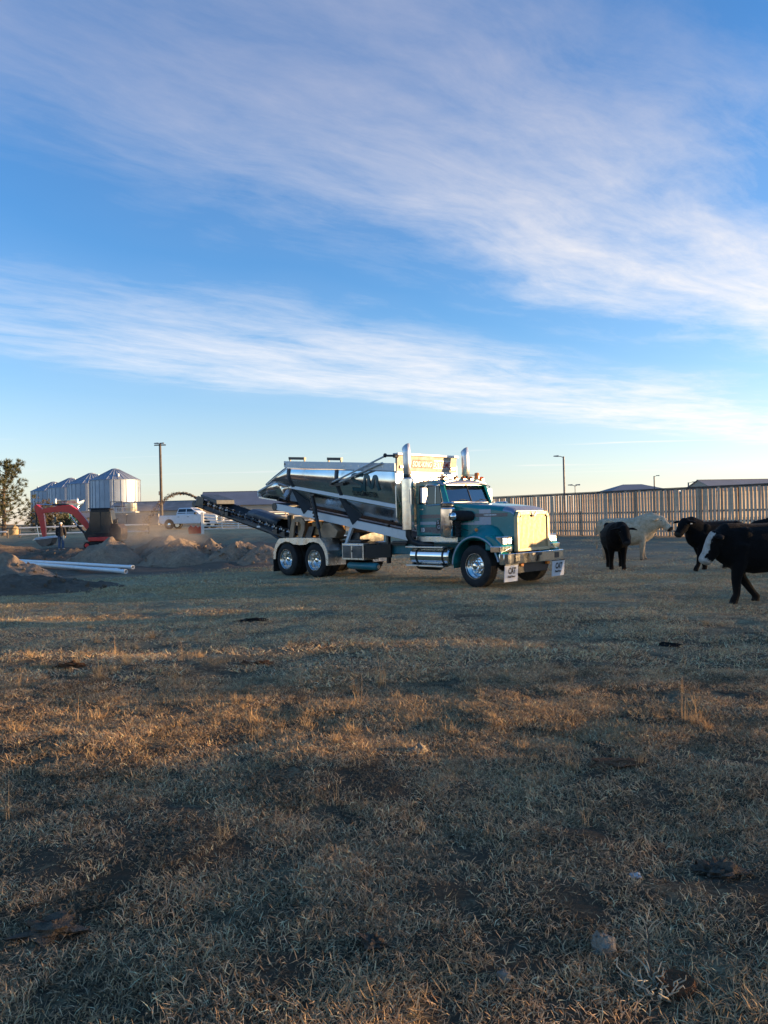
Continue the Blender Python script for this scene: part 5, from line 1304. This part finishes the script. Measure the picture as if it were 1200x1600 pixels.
# ------------------------------------------------------------------ excavator
XR = pmat('excavator_red', (.66, .028, .03), .35, 0, .12, 3, coat=.3, dirt=.2)
def excavator():
    X0, Y0 = -18.9, 52.0; T = empty('excavator', (X0, Y0, gh(X0, Y0)), R(3), None, 'red mini excavator with black cab digging behind the dirt heaps', 'excavator')
    # tracks
    for s in (-1, 1):
        pts = [(.95 + .22 * math.cos(a), .25 + .22 * math.sin(a)) for a in np.linspace(-1.57, 1.57, 8)] + [(-.95 - .22 * math.cos(a), .25 - .22 * math.sin(a)) for a in np.linspace(-1.57, 1.57, 8)]
        tr = MB().prism(pts, 'y', s * .72 - .17, s * .72 + .17).build('track', BLACK, T, 40)
        m = MB()
        for i in range(26): m.box(-1.15 + i * .09, -1.11 + i * .09, s * .72 - .175, s * .72 + .175, .462, .485)
        m.build('track_lug', BLACK, tr, 0)
        for x in (-.95, .95): MB().cyl((x, s * .72 - .19, .25), (x, s * .72 + .19, .25), .14, 14).build('sprocket', XR, tr)
    MB().box(-.9, .9, -.6, .6, .25, .52).build('undercarriage', BLKP, T, 0, .03)
    MB().prism([(1.35, .05), (1.55, .08), (1.50, .45), (1.40, .46)], 'y', -.85, .85).build('dozer_blade', BLKP, T, 0, .02)
    MB().prism([(-.92, .55), (1.20, .55), (1.30, .85), (1.28, 1.35), (1.05, 1.65), (.55, 1.70), (.45, 1.05), (-.9, 1.05)], 'y', -.74, .74).build('engine_house', pmat('dark_red_house', (.022, .010, .010), .7, 0, .2, 3, dirt=.25), T, 25, .05)
    MB().box(-.93, .45, -.755, .755, .52, .80).build('skirt', XR, T, 0, .03)
    cb = MB(); cb.rings([[(x0, -.72, z), (x1, -.72, z), (x1, .28, z), (x0, .28, z)] for z, x0, x1 in ((1.0, -.86, .72), (1.6, -.86, .72), (2.55, -.76, .58), (2.66, -.70, .50))]); cb = cb.build('cab', BLKP, T, 20, .05)
    for x0, x1, z0, z1 in ((-.76, -.10, 1.12, 2.46), (-.02, .60, 1.55, 2.46)): MB().box(x0, x1, -.735, -.722, z0, z1).build('window', pmat('cab_glass', (.02, .03, .035), .06), cb, 0)
    MB().hexa([(-.92, -.74, 2.66), (.60, -.74, 2.66), (.60, .30, 2.66), (-.92, .30, 2.66), (-.86, -.7, 2.74), (.55, -.7, 2.74), (.55, .26, 2.74), (-.86, .26, 2.74)]).build('cab_roof', BLKP, cb, 0, .02)
    MB().tube([(.95, -.5, 1.68), (.95, -.5, 1.95), (1.02, -.5, 2.02)], .05, 8).build('exhaust', BLKP, T)
    for z in (1.75, 1.85): MB().cyl((.72, -.45, z), (.95, -.45, z + .06), .09, 10).build('hose_loop', BLKP, T)
    # boom (curved box beam), stick, bucket in the plane y=0
    def beam(pts, ws, yw, name, mat, par):
        m = MB(); rg = []
        for i, (p, w) in enumerate(zip(pts, ws)):
            q0, q1 = pts[max(i - 1, 0)], pts[min(i + 1, len(pts) - 1)]; d = Vector((q1[0] - q0[0], 0, q1[1] - q0[1])).normalized(); u = Vector((-d.z, 0, d.x))
            c = Vector((p[0], 0, p[1])); rg.append([c + u * w + Vector((0, -yw, 0)), c + u * w + Vector((0, yw, 0)), c - u * w + Vector((0, yw, 0)), c - u * w + Vector((0, -yw, 0))])
        m.rings(rg); return m.build(name, mat, par, 20, .015)
    o = lambda X, Z: (X - X0, Z)
    bm_ = beam([o(-19.85, 1.30), o(-20.35, 1.95), o(-20.80, 2.48), o(-21.2, 2.74), o(-21.9, 2.76), o(-22.6, 2.68), o(-23.05, 2.62)], [.17, .21, .24, .26, .21, .17, .13], .15, 'boom', XR, T)
    st = beam([o(-23.45, 3.02), o(-23.25, 2.75), o(-23.10, 2.3), o(-22.98, 1.5), o(-22.92, .9)], [.11, .22, .21, .16, .10], .13, 'stick', XR, T)
    MB().box(*o(-22.5, 0)[:1], o(-21.6, 0)[0], -.136, -.131, 2.68, 2.78).build('boom_lettering', GREYS, bm_, 0)
    MB().tube([(o(-20.15, 0)[0], 0, .95), (o(-20.75, 0)[0], 0, 1.60)], .07, 10).build('boom_cylinder', BLKP, T); MB().tube([(o(-20.75, 0)[0], 0, 1.60), (o(-21.22, 0)[0], 0, 2.40)], .038, 8).build('cylinder_rod', CHROME, T)
    MB().tube([(o(-21.25, 0)[0], 0, 3.0), (o(-22.35, 0)[0], 0, 3.04)], .065, 10).build('stick_cylinder', BLKP, T); MB().tube([(o(-22.35, 0)[0], 0, 3.04), (o(-23.4, 0)[0], 0, 3.06)], .035, 8).build('cylinder_rod', CHROME, T)
    MB().tube([(o(-23.45, 0)[0], 0, 2.6), (o(-23.42, 0)[0], 0, 1.7)], .06, 10).build('bucket_cylinder', BLKP, T); MB().tube([(o(-23.42, 0)[0], 0, 1.7), (o(-23.3, 0)[0], 0, .9)], .03, 8).build('cylinder_rod', CHROME, T)
    MB().prism([o(-20.1, .62), o(-19.7, .55), o(-19.7, 1.4), o(-19.95, 1.45), o(-20.25, 1.0)], 'y', -.25, .25).build('boom_foot', BLKP, T, 0, .02)
    bk = MB(); pr = [(-23.42, .78), (-22.2, .88), (-22.25, .70), (-22.35, .45), (-22.6, .28), (-22.95, .25), (-23.2, .42)]
    bk.prism([o(*p) for p in pr], 'y', -.45, .45); bk = bk.build('bucket', pmat('worn_steel', (.14, .12, .11), .5, .5, .2, 3, dirt=.4), T, 0, .02)
    MB().hexa([(o(-23.45, 0)[0], -.47, .70), (o(-22.18, 0)[0], -.47, .82), (o(-22.18, 0)[0], .47, .82), (o(-23.45, 0)[0], .47, .70), (o(-23.40, 0)[0], -.40, .84), (o(-22.22, 0)[0], -.40, .96), (o(-22.22, 0)[0], .40, .96), (o(-23.40, 0)[0], .40, .84)]).build('bucket_top', WHITE, bk, 0, .02)
    for i in range(5): MB().prism([o(-23.60, .68), o(-23.42, .70), o(-23.42, .80)], 'y', -.42 + i * .2, -.34 + i * .2).build('tooth', POL, bk, 0)
    return T
excavator()

# ------------------------------------------------------------------ person
def person():
    x, y = -21.35, 50.7; H = 1.78; T = empty('person', (x, y, gh(x, y)), R(95), None, 'person in dark jacket, blue jeans and pale cap beside the excavator bucket', 'person')
    b = MB()   # local x = facing direction
    for s in (-1, 1):
        b.tube([(0, s * .10, .95), (.01, s * .11, .72), (.02, s * .115, .50), (-.01, s * .12, .28), (-.02, s * .125, .09)], [.095, .085, .062, .058, .042], 10)
        b.tube([(-.03, s * .125, .06), (.08, s * .13, .045), (.18, s * .135, .03)], [.05, .048, .03], 8)
        b.tube([(0, s * .19, 1.43), (-.01, s * .25, 1.28), (-.01, s * .275, 1.12), (.05, s * .27, .98), (.10, s * .25, .88)], [.065, .055, .046, .040, .032], 10)
        b.ell((.12, s * .245, .83), (.035, .022, .05), 10, 8)
        for i in range(4): b.tube([(.10 + .017 * i, s * .245, .80), (.115 + .017 * i, s * .24, .755), (.12 + .012 * i, s * .225, .72 + .008 * abs(i - 1.5))], [.0095, .009, .007], 6)
        b.tube([(.145, s * .24, .84), (.165, s * .225, .80), (.165, s * .21, .775)], [.011, .0095, .008], 6)
    b.rings([ring((0, 0, z), (0, 0, 1), ry, rx, 14, up=Vector((1, 0, 0))) for z, rx, ry in ((.90, .10, .15), (1.0, .115, .165), (1.12, .105, .15), (1.28, .115, .175), (1.40, .11, .19), (1.47, .075, .12), (1.52, .05, .06), (1.58, .05, .055))])
    b.ell((.015, 0, 1.665), (.098, .078, .118), 14, 10); b.tube([(.10, 0, 1.67), (.125, 0, 1.645)], [.016, .018], 6)
    for s in (-1, 1): b.ell((0, s * .08, 1.655), (.022, .012, .032), 8, 6)
    me = remesh(b, 'body', .013, 2); me.materials.append(pmat('skin', (.42, .26, .19), .6)); o = bpy.data.objects.new('body', me); link(o, T)
    j = MB(); j.rings([ring((0, 0, z), (0, 0, 1), ry, rx, 16, up=Vector((1, 0, 0))) for z, rx, ry in ((.86, .15, .20), (.90, .155, .205), (1.10, .14, .19), (1.28, .145, .205), (1.40, .135, .215), (1.48, .095, .14), (1.53, .075, .085))])
    for s in (-1, 1): j.tube([(0, s * .19, 1.43), (-.01, s * .26, 1.28), (-.01, s * .285, 1.12), (.05, s * .28, .98), (.095, s * .255, .89)], [.09, .082, .07, .062, .05], 12)
    j.tube([(-.07, 0, 1.47), (-.12, 0, 1.50), (-.10, 0, 1.56)], [.09, .085, .05], 10)
    me = remesh(j, 'jacket', .016, 3); me.materials.append(pmat('dark_jacket', (.020, .018, .022), .85, 0, .3, 6)); link(bpy.data.objects.new('jacket', me), T)
    j = MB(); j.rings([ring((0, 0, z), (0, 0, 1), ry, rx, 14, up=Vector((1, 0, 0))) for z, rx, ry in ((.80, .125, .18), (.90, .125, .175), (1.0, .12, .17))])
    for s in (-1, 1): j.tube([(0, s * .10, .92), (.01, s * .11, .72), (.02, s * .115, .50), (-.01, s * .12, .28), (-.02, s * .125, .07)], [.115, .105, .08, .075, .068], 12)
    me = remesh(j, 'jeans', .016, 2); me.materials.append(pmat('denim', (.045, .085, .16), .85, 0, .25, 8)); link(bpy.data.objects.new('jeans', me), T)
    for s in (-1, 1):
        m = MB(); m.tube([(-.07, s * .125, .055), (.02, s * .128, .06), (.12, s * .132, .045), (.21, s * .137, .03)], [.045, .062, .052, .028], 10); m.build('shoe', pmat('pale_shoe', (.45, .42, .38), .7), T)
    c = MB(); c.ell((.005, 0, 1.715), (.112, .092, .085), 14, 8); c.hexa([(.07, -.075, 1.70), (.20, -.055, 1.69), (.20, .055, 1.69), (.07, .075, 1.70), (.07, -.075, 1.715), (.20, -.055, 1.70), (.20, .055, 1.70), (.07, .075, 1.715)]); c.build('cap', WHITE, T)
    return T
person()

# ------------------------------------------------------------------ second truck behind the excavator: a copy of the first, seen from the front
def second_truck():
    index_kids()
    keep = ('chassis_frame', 'wheel', 'bumper', 'mud_flap', 'grille_surround', 'hood', 'fender', 'headlamp_bezel', 'fender_nose_plate', 'fender_nose', 'cab', 'cab_roof', 'cab_pillar', 'windscreen_pane', 'windscreen_post', 'cowl', 'sun_visor', 'roof_marker', 'exhaust_muffler', 'air_cleaner', 'head_board', 'hopper_side', 'hopper_end', 'top_rail', 'fuel_tank', 'mirror_bracket', 'door', 'dashboard', 'seat', 'rear_panel')
    x, y = -36.9, 88.5
    T = empty('spreader_truck', (x, y, gh(x, y)), R(-76), None, 'second truck facing the camera, mostly hidden behind the excavator boom', 'truck')
    for ch in list(KIDS[TRUCK.name]):
        if ch.name.split('.')[0] in keep: copy_tree(ch, T)
second_truck()
# ------------------------------------------------------------------ heaps of earth
def earth_mat(name, a, b_):
    m = bpy.data.materials.new(name); m.use_nodes = True; t = NT(m.node_tree); b = m.node_tree.nodes['Principled BSDF']; b.inputs['Roughness'].default_value = .95; b.inputs['Specular IOR Level'].default_value = .1
    pos = t.n('ShaderNodeNewGeometry').outputs['Position']
    n = t.noise(pos, 1.7, 8, .75); n2 = t.noise(pos, 14, 5, .7)
    c = t.mix(t.maprange(n, .3, .7), a, b_); c = t.mix(t.maprange(n2, .35, .75, 0, .45), c, (.035, .026, .02)); t.l(c, b.inputs['Base Color'])
    bn = t.n('ShaderNodeBump'); bn.inputs['Strength'].default_value = 1.0; bn.inputs['Distance'].default_value = .06; t.l(n2, bn.inputs['Height']); t.l(bn.outputs[0], b.inputs['Normal'])
    return m
EARTH = earth_mat('dry_tan_earth', (.25, .185, .13), (.50, .375, .26)); EARTHD = earth_mat('dark_earth', (.12, .093, .070), (.28, .21, .15))  # tan earth, and a darker earth for the low banks and thrown stream
def heap(x, y, rx, ry, h, seed, label, mat=EARTH, sharp=1.25, rot=0.0, clods=40):
    rng = np.random.default_rng(seed); nr, na = 26, 72
    mb = MB(); zb = gh(x, y); V = []
    ph = rng.random(6) * 6.28
    for i in range(nr + 1):
        t = i / nr
        for j in range(na):
            a = 2 * math.pi * j / na; wob = 1 + .10 * math.sin(2 * a + ph[0]) + .07 * math.sin(3 * a + ph[1]) + .05 * math.sin(5 * a + ph[2]) + .03 * math.sin(9 * a + ph[3])
            lx, ly = rx * t * wob * math.cos(a), ry * t * wob * math.sin(a)
            gxx, gyy = x + lx * math.cos(rot) - ly * math.sin(rot), y + lx * math.sin(rot) + ly * math.cos(rot)
            hz = h * max(0, 1 - t ** sharp) ** 1.12
            rough = (float(vnoise(gxx, gyy, .45, seed + 1)) - .5) * .20 * min(1, h) + (float(vnoise(gxx, gyy, .16, seed + 2)) - .5) * .13 + (float(vnoise(gxx, gyy, 1.1, seed + 3)) - .5) * .32 * min(1, h)
            k = min(1, (1 - t) * 4)
            zg = gh(gxx, gyy)
            V.append((gxx - x, gyy - y, zg - zb + hz + rough * k - (.10 if i == nr else .0)))
    F = [(i * na + j, i * na + (j + 1) % na, (i + 1) * na + (j + 1) % na, (i + 1) * na + j) for i in range(nr) for j in range(na)]
    mb.add(V, F)
    o = mb.build('dirt_heap', mat, None, 60); o.location = (x, y, zb); tag(o, label, 'dirt heap', 'heaps of dug earth')
    c = MB()
    for k in range(clods):
        a = rng.random() * 6.28; t = .35 + .75 * rng.random(); lx, ly = rx * t * math.cos(a), ry * t * math.sin(a)
        gxx, gyy = lx * math.cos(rot) - ly * math.sin(rot), lx * math.sin(rot) + ly * math.cos(rot)
        zz = gh(x + gxx, y + gyy) - zb + h * max(0, 1 - min(t, 1) ** sharp) ** 1.12; s = rng.uniform(.018, .065)
        c.ell((gxx, gyy, zz), (s * rng.uniform(.8, 1.4), s, s * rng.uniform(.6, 1)), 6, 4)
    for i, v in enumerate(c.v): c.v[i] = tuple(np.array(v) + rng.normal(0, .012, 3))
    q = c.build('clod', mat, o, 0); q['kind'] = 'stuff'
    return o
heap(-11.9, 33.2, 2.1, 1.6, 1.12, 21, 'grey-tan dirt heap in front of the excavator cab', clods=50)
heap(-10.2, 34.4, 1.9, 1.5, 1.22, 22, 'dusty dirt heap under the falling earth', clods=50)
heap(-8.7, 32.6, 2.0, 1.6, 1.16, 23, 'broad dirt heap below the pickup', clods=60)
heap(-7.55, 33.0, 1.5, 1.3, 1.08, 24, 'pointed dirt heap below the gate post', clods=50, sharp=1.05)
heap(-6.15, 32.0, 1.5, 1.2, .82, 25, 'small sunlit dirt heap below the conveyor', clods=40)
heap(-4.9, 31.4, 1.4, 1.2, .66, 26, 'lowest dirt heap, close behind the truck wheels', clods=40)
heap(-13.0, 26.4, 1.9, 1.5, .78, 27, 'sunlit orange dirt heap at the end of the white pipes', clods=50, sharp=1.1)
heap(-9.9, 20.9, 2.7, 1.5, .40, 28, 'low dark dirt heap in front of the white pipes', EARTHD, 1.6, .1, 70)
heap(-13.6, 22.3, 2.6, 1.6, .42, 29, 'dark dirt heap cut by the edge of the picture', EARTHD, 1.5, .2, 50)
heap(-15.5, 37.8, 3.4, 1.6, .50, 30, 'long dark bank of earth beyond the white pipes', EARTHD, 1.5, .1, 60)
heap(-21.5, 41.5, 4.5, 2.2, .62, 31, 'churned dark earth bank below the pine', EARTHD, 1.4, .1, 60)

# ------------------------------------------------------------------ white pipes
PVC = pmat('white_pvc', (.80, .80, .79), .4, 0, .04, 2, dirt=.10)
def pvc(p, q, label):
    a, b = Vector(p), Vector(q); mid = (a + b) / 2; d = (b - a); L = d.length
    m = MB(); m.lathe([(.056, -L/2), (.068, -L/2), (.068, L/2 - .25), (.078, L/2 - .22), (.078, L/2), (.062, L/2)], axis='x', n=20, closed=True)
    o = m.build('pipe', PVC); o.location = mid; o.rotation_euler = d.to_track_quat('X', 'Z').to_euler(); tag(o, label, 'pipe', 'white pipes on the ground')
g = lambda x, y: (x, y, gh(x, y) + .14)
def lay(x0, y0, x1, y1, dz, lab):
    z0 = max(gh(x0, y0), gh((x0 + x1) / 2, (y0 + y1) / 2)) + .12 + dz; z1 = gh(x1, y1) + .11 + dz
    pvc((x0, y0, max(z0, z1)), (x1, y1, z1), lab)
lay(-15.9, 33.4, -9.18, 27.96, .06, 'rear white plastic pipe, reaching farthest out of the three')
lay(-15.6, 32.2, -9.42, 27.15, .02, 'middle white plastic pipe, shortest of the three')
lay(-15.2, 31.4, -8.98, 26.60, .0, 'front white plastic pipe, closest to the dark heap')

# ------------------------------------------------------------------ thrown earth and dust
def thrown():
    rng = np.random.default_rng(5); mb = MB()
    P0 = np.array(TRUCK_LOC) + 0; c, s = math.cos(TRUCK_RZ), math.sin(TRUCK_RZ)
    st = np.array((TRUCK_LOC[0] + c * -14.75, TRUCK_LOC[1] + s * -14.75, 2.55)); en = np.array((-11.2, 35.0, 1.0))
    d = en - st
    for k in range(2600):
        t = rng.random() ** 1.15; p = st + d * t
        L = np.linalg.norm(d[:2]); p[2] = st[2] + 2.5 * t - (st[2] + 2.5 - en[2]) * t * t
        sp = .02 + .10 * t; p = p + rng.normal(0, 1, 3) * np.array((sp, sp, sp * .55)); sz = rng.uniform(.005, .020) * (1.3 - .6 * t)
        b = len(mb.v); q = rng.normal(0, sz, (4, 3)) + p
        mb.add([tuple(v) for v in q], [(0, 1, 2), (0, 2, 3), (0, 3, 1), (1, 3, 2)])
    o = mb.build('flying_dirt', EARTHD, None, 0); tag(o, 'stream of earth thrown from the conveyor end', 'dirt', kind='stuff')
thrown()
def dust():
    m = bpy.data.materials.new('dust_air'); m.use_nodes = True; t = NT(m.node_tree)
    for n in list(m.node_tree.nodes):
        if n.type == 'BSDF_PRINCIPLED': m.node_tree.nodes.remove(n)
    out = [n for n in m.node_tree.nodes if n.type == 'OUTPUT_MATERIAL'][0]
    v = t.n('ShaderNodeVolumePrincipled'); v.inputs['Color'].default_value = (.85, .68, .50, 1); v.inputs['Anisotropy'].default_value = .3
    tc = t.n('ShaderNodeTexCoord').outputs['Object']
    gr = t.n('ShaderNodeTexGradient', gradient_type='SPHERICAL'); t.l(tc, gr.inputs[0])
    n = t.noise(tc, 2.2, 5, .6)
    dn = t.math('MULTIPLY', t.math('POWER', gr.outputs[1], 1.3), t.maprange(n, .38, .7))
    t.l(t.math('MULTIPLY', dn, 1.6), v.inputs['Density']); t.l(v.outputs[0], out.inputs['Volume'])
    for (c, r, lab) in (((-11.0, 34.7, 1.45), (1.7, 1.4, 1.8), 'tan dust cloud rising over the heap under the thrown earth'), ((-8.9, 32.4, .95), (1.8, 1.2, .9), 'thin dust drifting over the broad heap')):
        o = MB().ell((0, 0, 0), (1, 1, 1), 20, 12).build('dust_cloud', m); o.location = c; o.scale = r; tag(o, lab, 'dust', kind='stuff')
dust()

# ------------------------------------------------------------------ things lying in the grass
def lump(name, x, y, rx, ry, h, mat, label, cat, seed, rough=.25, rz=0.0, n=26, m_=16):
    rng = np.random.default_rng(seed); mb = MB(); mb.ell((0, 0, 0), (1, 1, 1), n, m_)
    for i, v in enumerate(mb.v):
        v = np.array(v); k = 1 + rough * (float(vnoise(v[0] * 1.3 + v[2], v[1] * 1.3 + v[2] * .7, .55, seed)) - .5) * 2 + rough * .6 * (float(vnoise(v[0] + v[2] * .8, v[1] - v[2], .2, seed + 3)) - .5)
        v = v * k * (1 + rough * .35 * rng.normal()); mb.v[i] = (v[0] * rx, v[1] * ry, max(v[2], -.4) * h)
    o = mb.build(name, mat, None, 60); o.location = (x, y, gh(x, y) + h * .25); o.rotation_euler = (0, 0, rz); return tag(o, label, cat)
DUNG = earth_mat('dried_dung', (.08, .06, .045), (.22, .165, .115)); DUNGB = earth_mat('fresh_dung', (.008, .008, .008), (.02, .018, .016)); DUNGR = earth_mat('red_brown_dung', (.10, .05, .026), (.24, .12, .062))
STONE = earth_mat('tan_stone', (.30, .24, .18), (.46, .39, .30)); STONEG = pmat('pale_stone', (.46, .46, .46), .7, 0, .15, 20)
lump('dung_pat', -1.53, 3.44, .11, .085, .04, DUNG, 'dark crumbly mound of dung low in the picture corner', 'dung', 41, .5)
lump('stone', .87, 3.2, .055, .045, .055, STONE, 'rounded tan stone in the near grass', 'stone', 42, .25)
lump('dung_pat', -.08, 3.22, .05, .04, .028, DUNG, 'lumpy dried dung clump at the middle of the near grass', 'dung', 43, .6)
lump('dung_pat', 1.63, 3.87, .10, .07, .035, DUNG, 'flaky dried dung cake in the near grass', 'dung', 44, .6)
lump('dung_pat', 3.75, 10.24, .15, .13, .03, DUNGB, 'small black fresh dung pat in the middle distance', 'dung', 45, .3)
lump('dung_pat', 1.67, 5.5, .20, .11, .018, DUNGR, 'flat red-brown dung pat in front of the lit grass', 'dung', 46, .4)
lump('stone', 1.2, 3.8, .03, .022, .012, STONEG, 'small pale flat stone chip near the dung cake', 'stone', 47, .3)
lump('stone', .42, 2.98, .028, .026, .026, STONE, 'small round pebble at the bottom of the picture', 'stone', 48, .25)
lump('dung_pat', -1.65, 9.7, .20, .11, .03, DUNGR, 'reddish clod of dung far across the grass', 'dung', 49, .6)
lump('dung_pat', .22, 6.0, .06, .05, .045, STONE, 'tan clod in the lit grass band', 'clod', 50, .4)
lump('dung_pat', -3.9, 9.5, .13, .08, .04, DUNGR, 'red-brown clod among the golden tufts', 'dung', 51, .6)
lump('dung_pat', -2.3, 13.3, .22, .12, .025, DUNGB, 'dark dung pat between camera and truck wheels', 'dung', 52, .5)
def weed_stump():
    T = empty('weed_stump', (1.03, 2.93, gh(1.03, 2.93)), 0, None, 'broken weed stump with pale curled stalks and one thin stem', 'weed')
    rng = np.random.default_rng(8)
    w = pmat('pale_dead_stalk', (.50, .40, .26), .8, 0, .25, 20); d = pmat('dark_stem', (.09, .065, .045), .8, 0, .2, 20)
    for k in range(26):
        a = rng.random() * 6.28; r = .02 + .05 * rng.random(); x, y = r * math.cos(a) - .04, r * math.sin(a); p = [(x, y, .0)]
        for i in range(4): x += rng.normal(0, .016) + .010 * math.cos(a); y += rng.normal(0, .016) + .010 * math.sin(a); p.append((x, y, .02 + i * .017))
        MB().tube(p, [.0035, .003, .003, .0025, .0015], 5).build('stalk', w, T)
    pts = [(-.03, .06, 0), (-.035, .09, .08), (-.03, .10, .17), (-.045, .10, .24)]
    MB().tube(pts, [.004, .0035, .003, .002], 5).build('stem', d, T)
    for k in range(9):
        z = .14 + .012 * k; a = rng.random() * 6.28; MB().tube([(-.035, .1, z), (-.035 + .025 * math.cos(a), .1 + .025 * math.sin(a), z + .03), (-.035 + .05 * math.cos(a), .1 + .05 * math.sin(a), z + .045)], [.002, .0018, .001], 4).build('twig', w, T)
    lump_o = MB(); lump_o.lathe([(.075, -.01), (.07, .03), (.06, .045), (.045, .035), (.01, .03)], (.05, .02, 0), 'z', 18); lump_o.build('root_collar', DUNGR, T)
weed_stump()

# ------------------------------------------------------------------ pine and shrubs
BARK = pmat('pine_bark', (.12, .085, .06), .9, 0, .3, 6, .5, 20)
def needle_mat(name, a, b_):
    m = bpy.data.materials.new(name); m.use_nodes = True; t = NT(m.node_tree); b = m.node_tree.nodes['Principled BSDF']; b.inputs['Roughness'].default_value = .7; b.inputs['Specular IOR Level'].default_value = .2
    tc = t.n('ShaderNodeTexCoord').outputs['Object']; c = t.mix(t.noise(tc, 1.6, 4, .6), a, b_); t.l(c, b.inputs['Base Color']); return m
NEED = needle_mat('pine_needles', (.045, .058, .028), (.13, .125, .06)); BROWNL = needle_mat('brown_shrub_leaves', (.075, .055, .025), (.17, .125, .055))
def tuft_faces(mb, p, d, size, n, rng):
    d = Vector(d).normalized()
    for k in range(n):
        v = (d + Vector(rng.normal(0, .75, 3))).normalized(); w = v.orthogonal().normalized(); w.rotate(Matrix.Rotation(rng.random() * 6.28, 3, v)); L = size * rng.uniform(.6, 1.2)
        a = Vector(p); mb.add([a - w * size * .06, a + w * size * .06, a + v * L + w * size * .03, a + v * L - w * size * .03], [(0, 1, 2, 3)])
def pine():
    x, y = -34.2, 69.0; rng = np.random.default_rng(12); H = 6.3; T = empty('pine_tree', (x, y, gh(x, y)), 0, None, 'sparse pine tree beside the grain bins', 'tree')
    pts = [(0, 0, -.2), (.06, 0, 1.5), (.02, .05, 3.2), (.14, 0, 4.6), (.36, 0, 5.8), (.62, 0, 6.4)]
    MB().tube(pts, [.20, .17, .13, .09, .05, .02], 10).build('trunk', BARK, T)
    br = MB(); cr = MB()
    for k in range(60):
        z = .7 + (H - .8) * (k / 60) ** .95; t = z / H; a = k * 2.4 + rng.normal(0, .3); L = (2.7 * (1 - t) ** .75 + .55) * rng.uniform(.65, 1.15)
        if 4.2 < z < 5.4 and math.cos(a) > .5: L *= 1.25
        bx = float(np.interp(z, [p[2] for p in pts], [p[0] for p in pts])); up = .35 + .4 * t
        P = [Vector((bx, 0, z))]
        for i in range(1, 6): P.append(Vector((bx + L * i / 5 * math.cos(a), L * i / 5 * math.sin(a), z + L * up * (i / 5) ** 1.5 - .12 * L * math.sin(3.14 * i / 5))) + Vector(rng.normal(0, .05, 3)))
        br.tube(P, [.045 * (1 - t) + .018, .035, .028, .022, .016, .008], 5)
        for i in range(2, 6):
            for q in range(2):
                d = Vector((math.cos(a) + rng.normal(0, .7), math.sin(a) + rng.normal(0, .7), .5 + rng.random() * .5)); e = P[i] + d.normalized() * rng.uniform(.08, .42)
                br.tube([P[i], e], [.012, .006], 4); tuft_faces(cr, e, d, .28, 26, rng); tuft_faces(cr, e - d.normalized() * .12, d, .20, 8, rng)
    for q in range(8): tuft_faces(cr, Vector((.5 + rng.normal(0, .2), rng.normal(0, .15), 6.2 + rng.normal(0, .22))), (.3, 0, 1), .34, 30, rng)
    br.build('branch', BARK, T); o = cr.build('crown', NEED, T, 0, recalc=False)
    return T
pine()
def shrub(x, y, rx, ry, h, seed, label, mat, zb=None, n=520, size=.22):
    rng = np.random.default_rng(seed); T = empty('shrub', (x, y, gh(x, y)), 0, None, label, 'shrub'); st = MB(); cr = MB()
    for k in range(14):
        a = rng.random() * 6.28; r = rng.random(); st.tube([(0, 0, 0), (rx * r * .5 * math.cos(a), ry * r * .5 * math.sin(a), h * .5), (rx * r * math.cos(a), ry * r * math.sin(a), h * rng.uniform(.7, 1))], [.05, .03, .01], 5)
    st.build('stem', BARK, T)
    for k in range(n):
        v = Vector(rng.normal(0, 1, 3)); v.normalize(); r = rng.random() ** .4; lob = 1 + .25 * math.sin(3 * math.atan2(v.y, v.x) + seed) + .15 * rng.normal()
        p = Vector((v.x * rx * r * lob, v.y * ry * r * lob, h * .52 + v.z * h * .5 * r * lob)); 
        if p.z < .05: continue
        tuft_faces(cr, p, v, size, 10, rng)
    cr.build('crown', mat, T, 0, recalc=False)
shrub(-32.4, 73, 1.5, 1.2, 2.9, 61, 'brown-green bush behind the pine trunk', BROWNL, n=760)
shrub(-35.3, 66.5, 1.0, .9, 1.3, 62, 'low dark shrub at the foot of the pine', NEED, n=300)
shrub(-30.6, 74, .9, .9, 1.9, 63, 'smaller bush between the pine and the second truck', NEED, n=320)
lump('hay_bale', -33.85, 70.3, .45, .45, .62, earth_mat('sunlit_straw_bale', (.45, .34, .20), (.60, .48, .30)), 'tan bale of straw behind the pine trunk', 'hay bale', 64, .12)
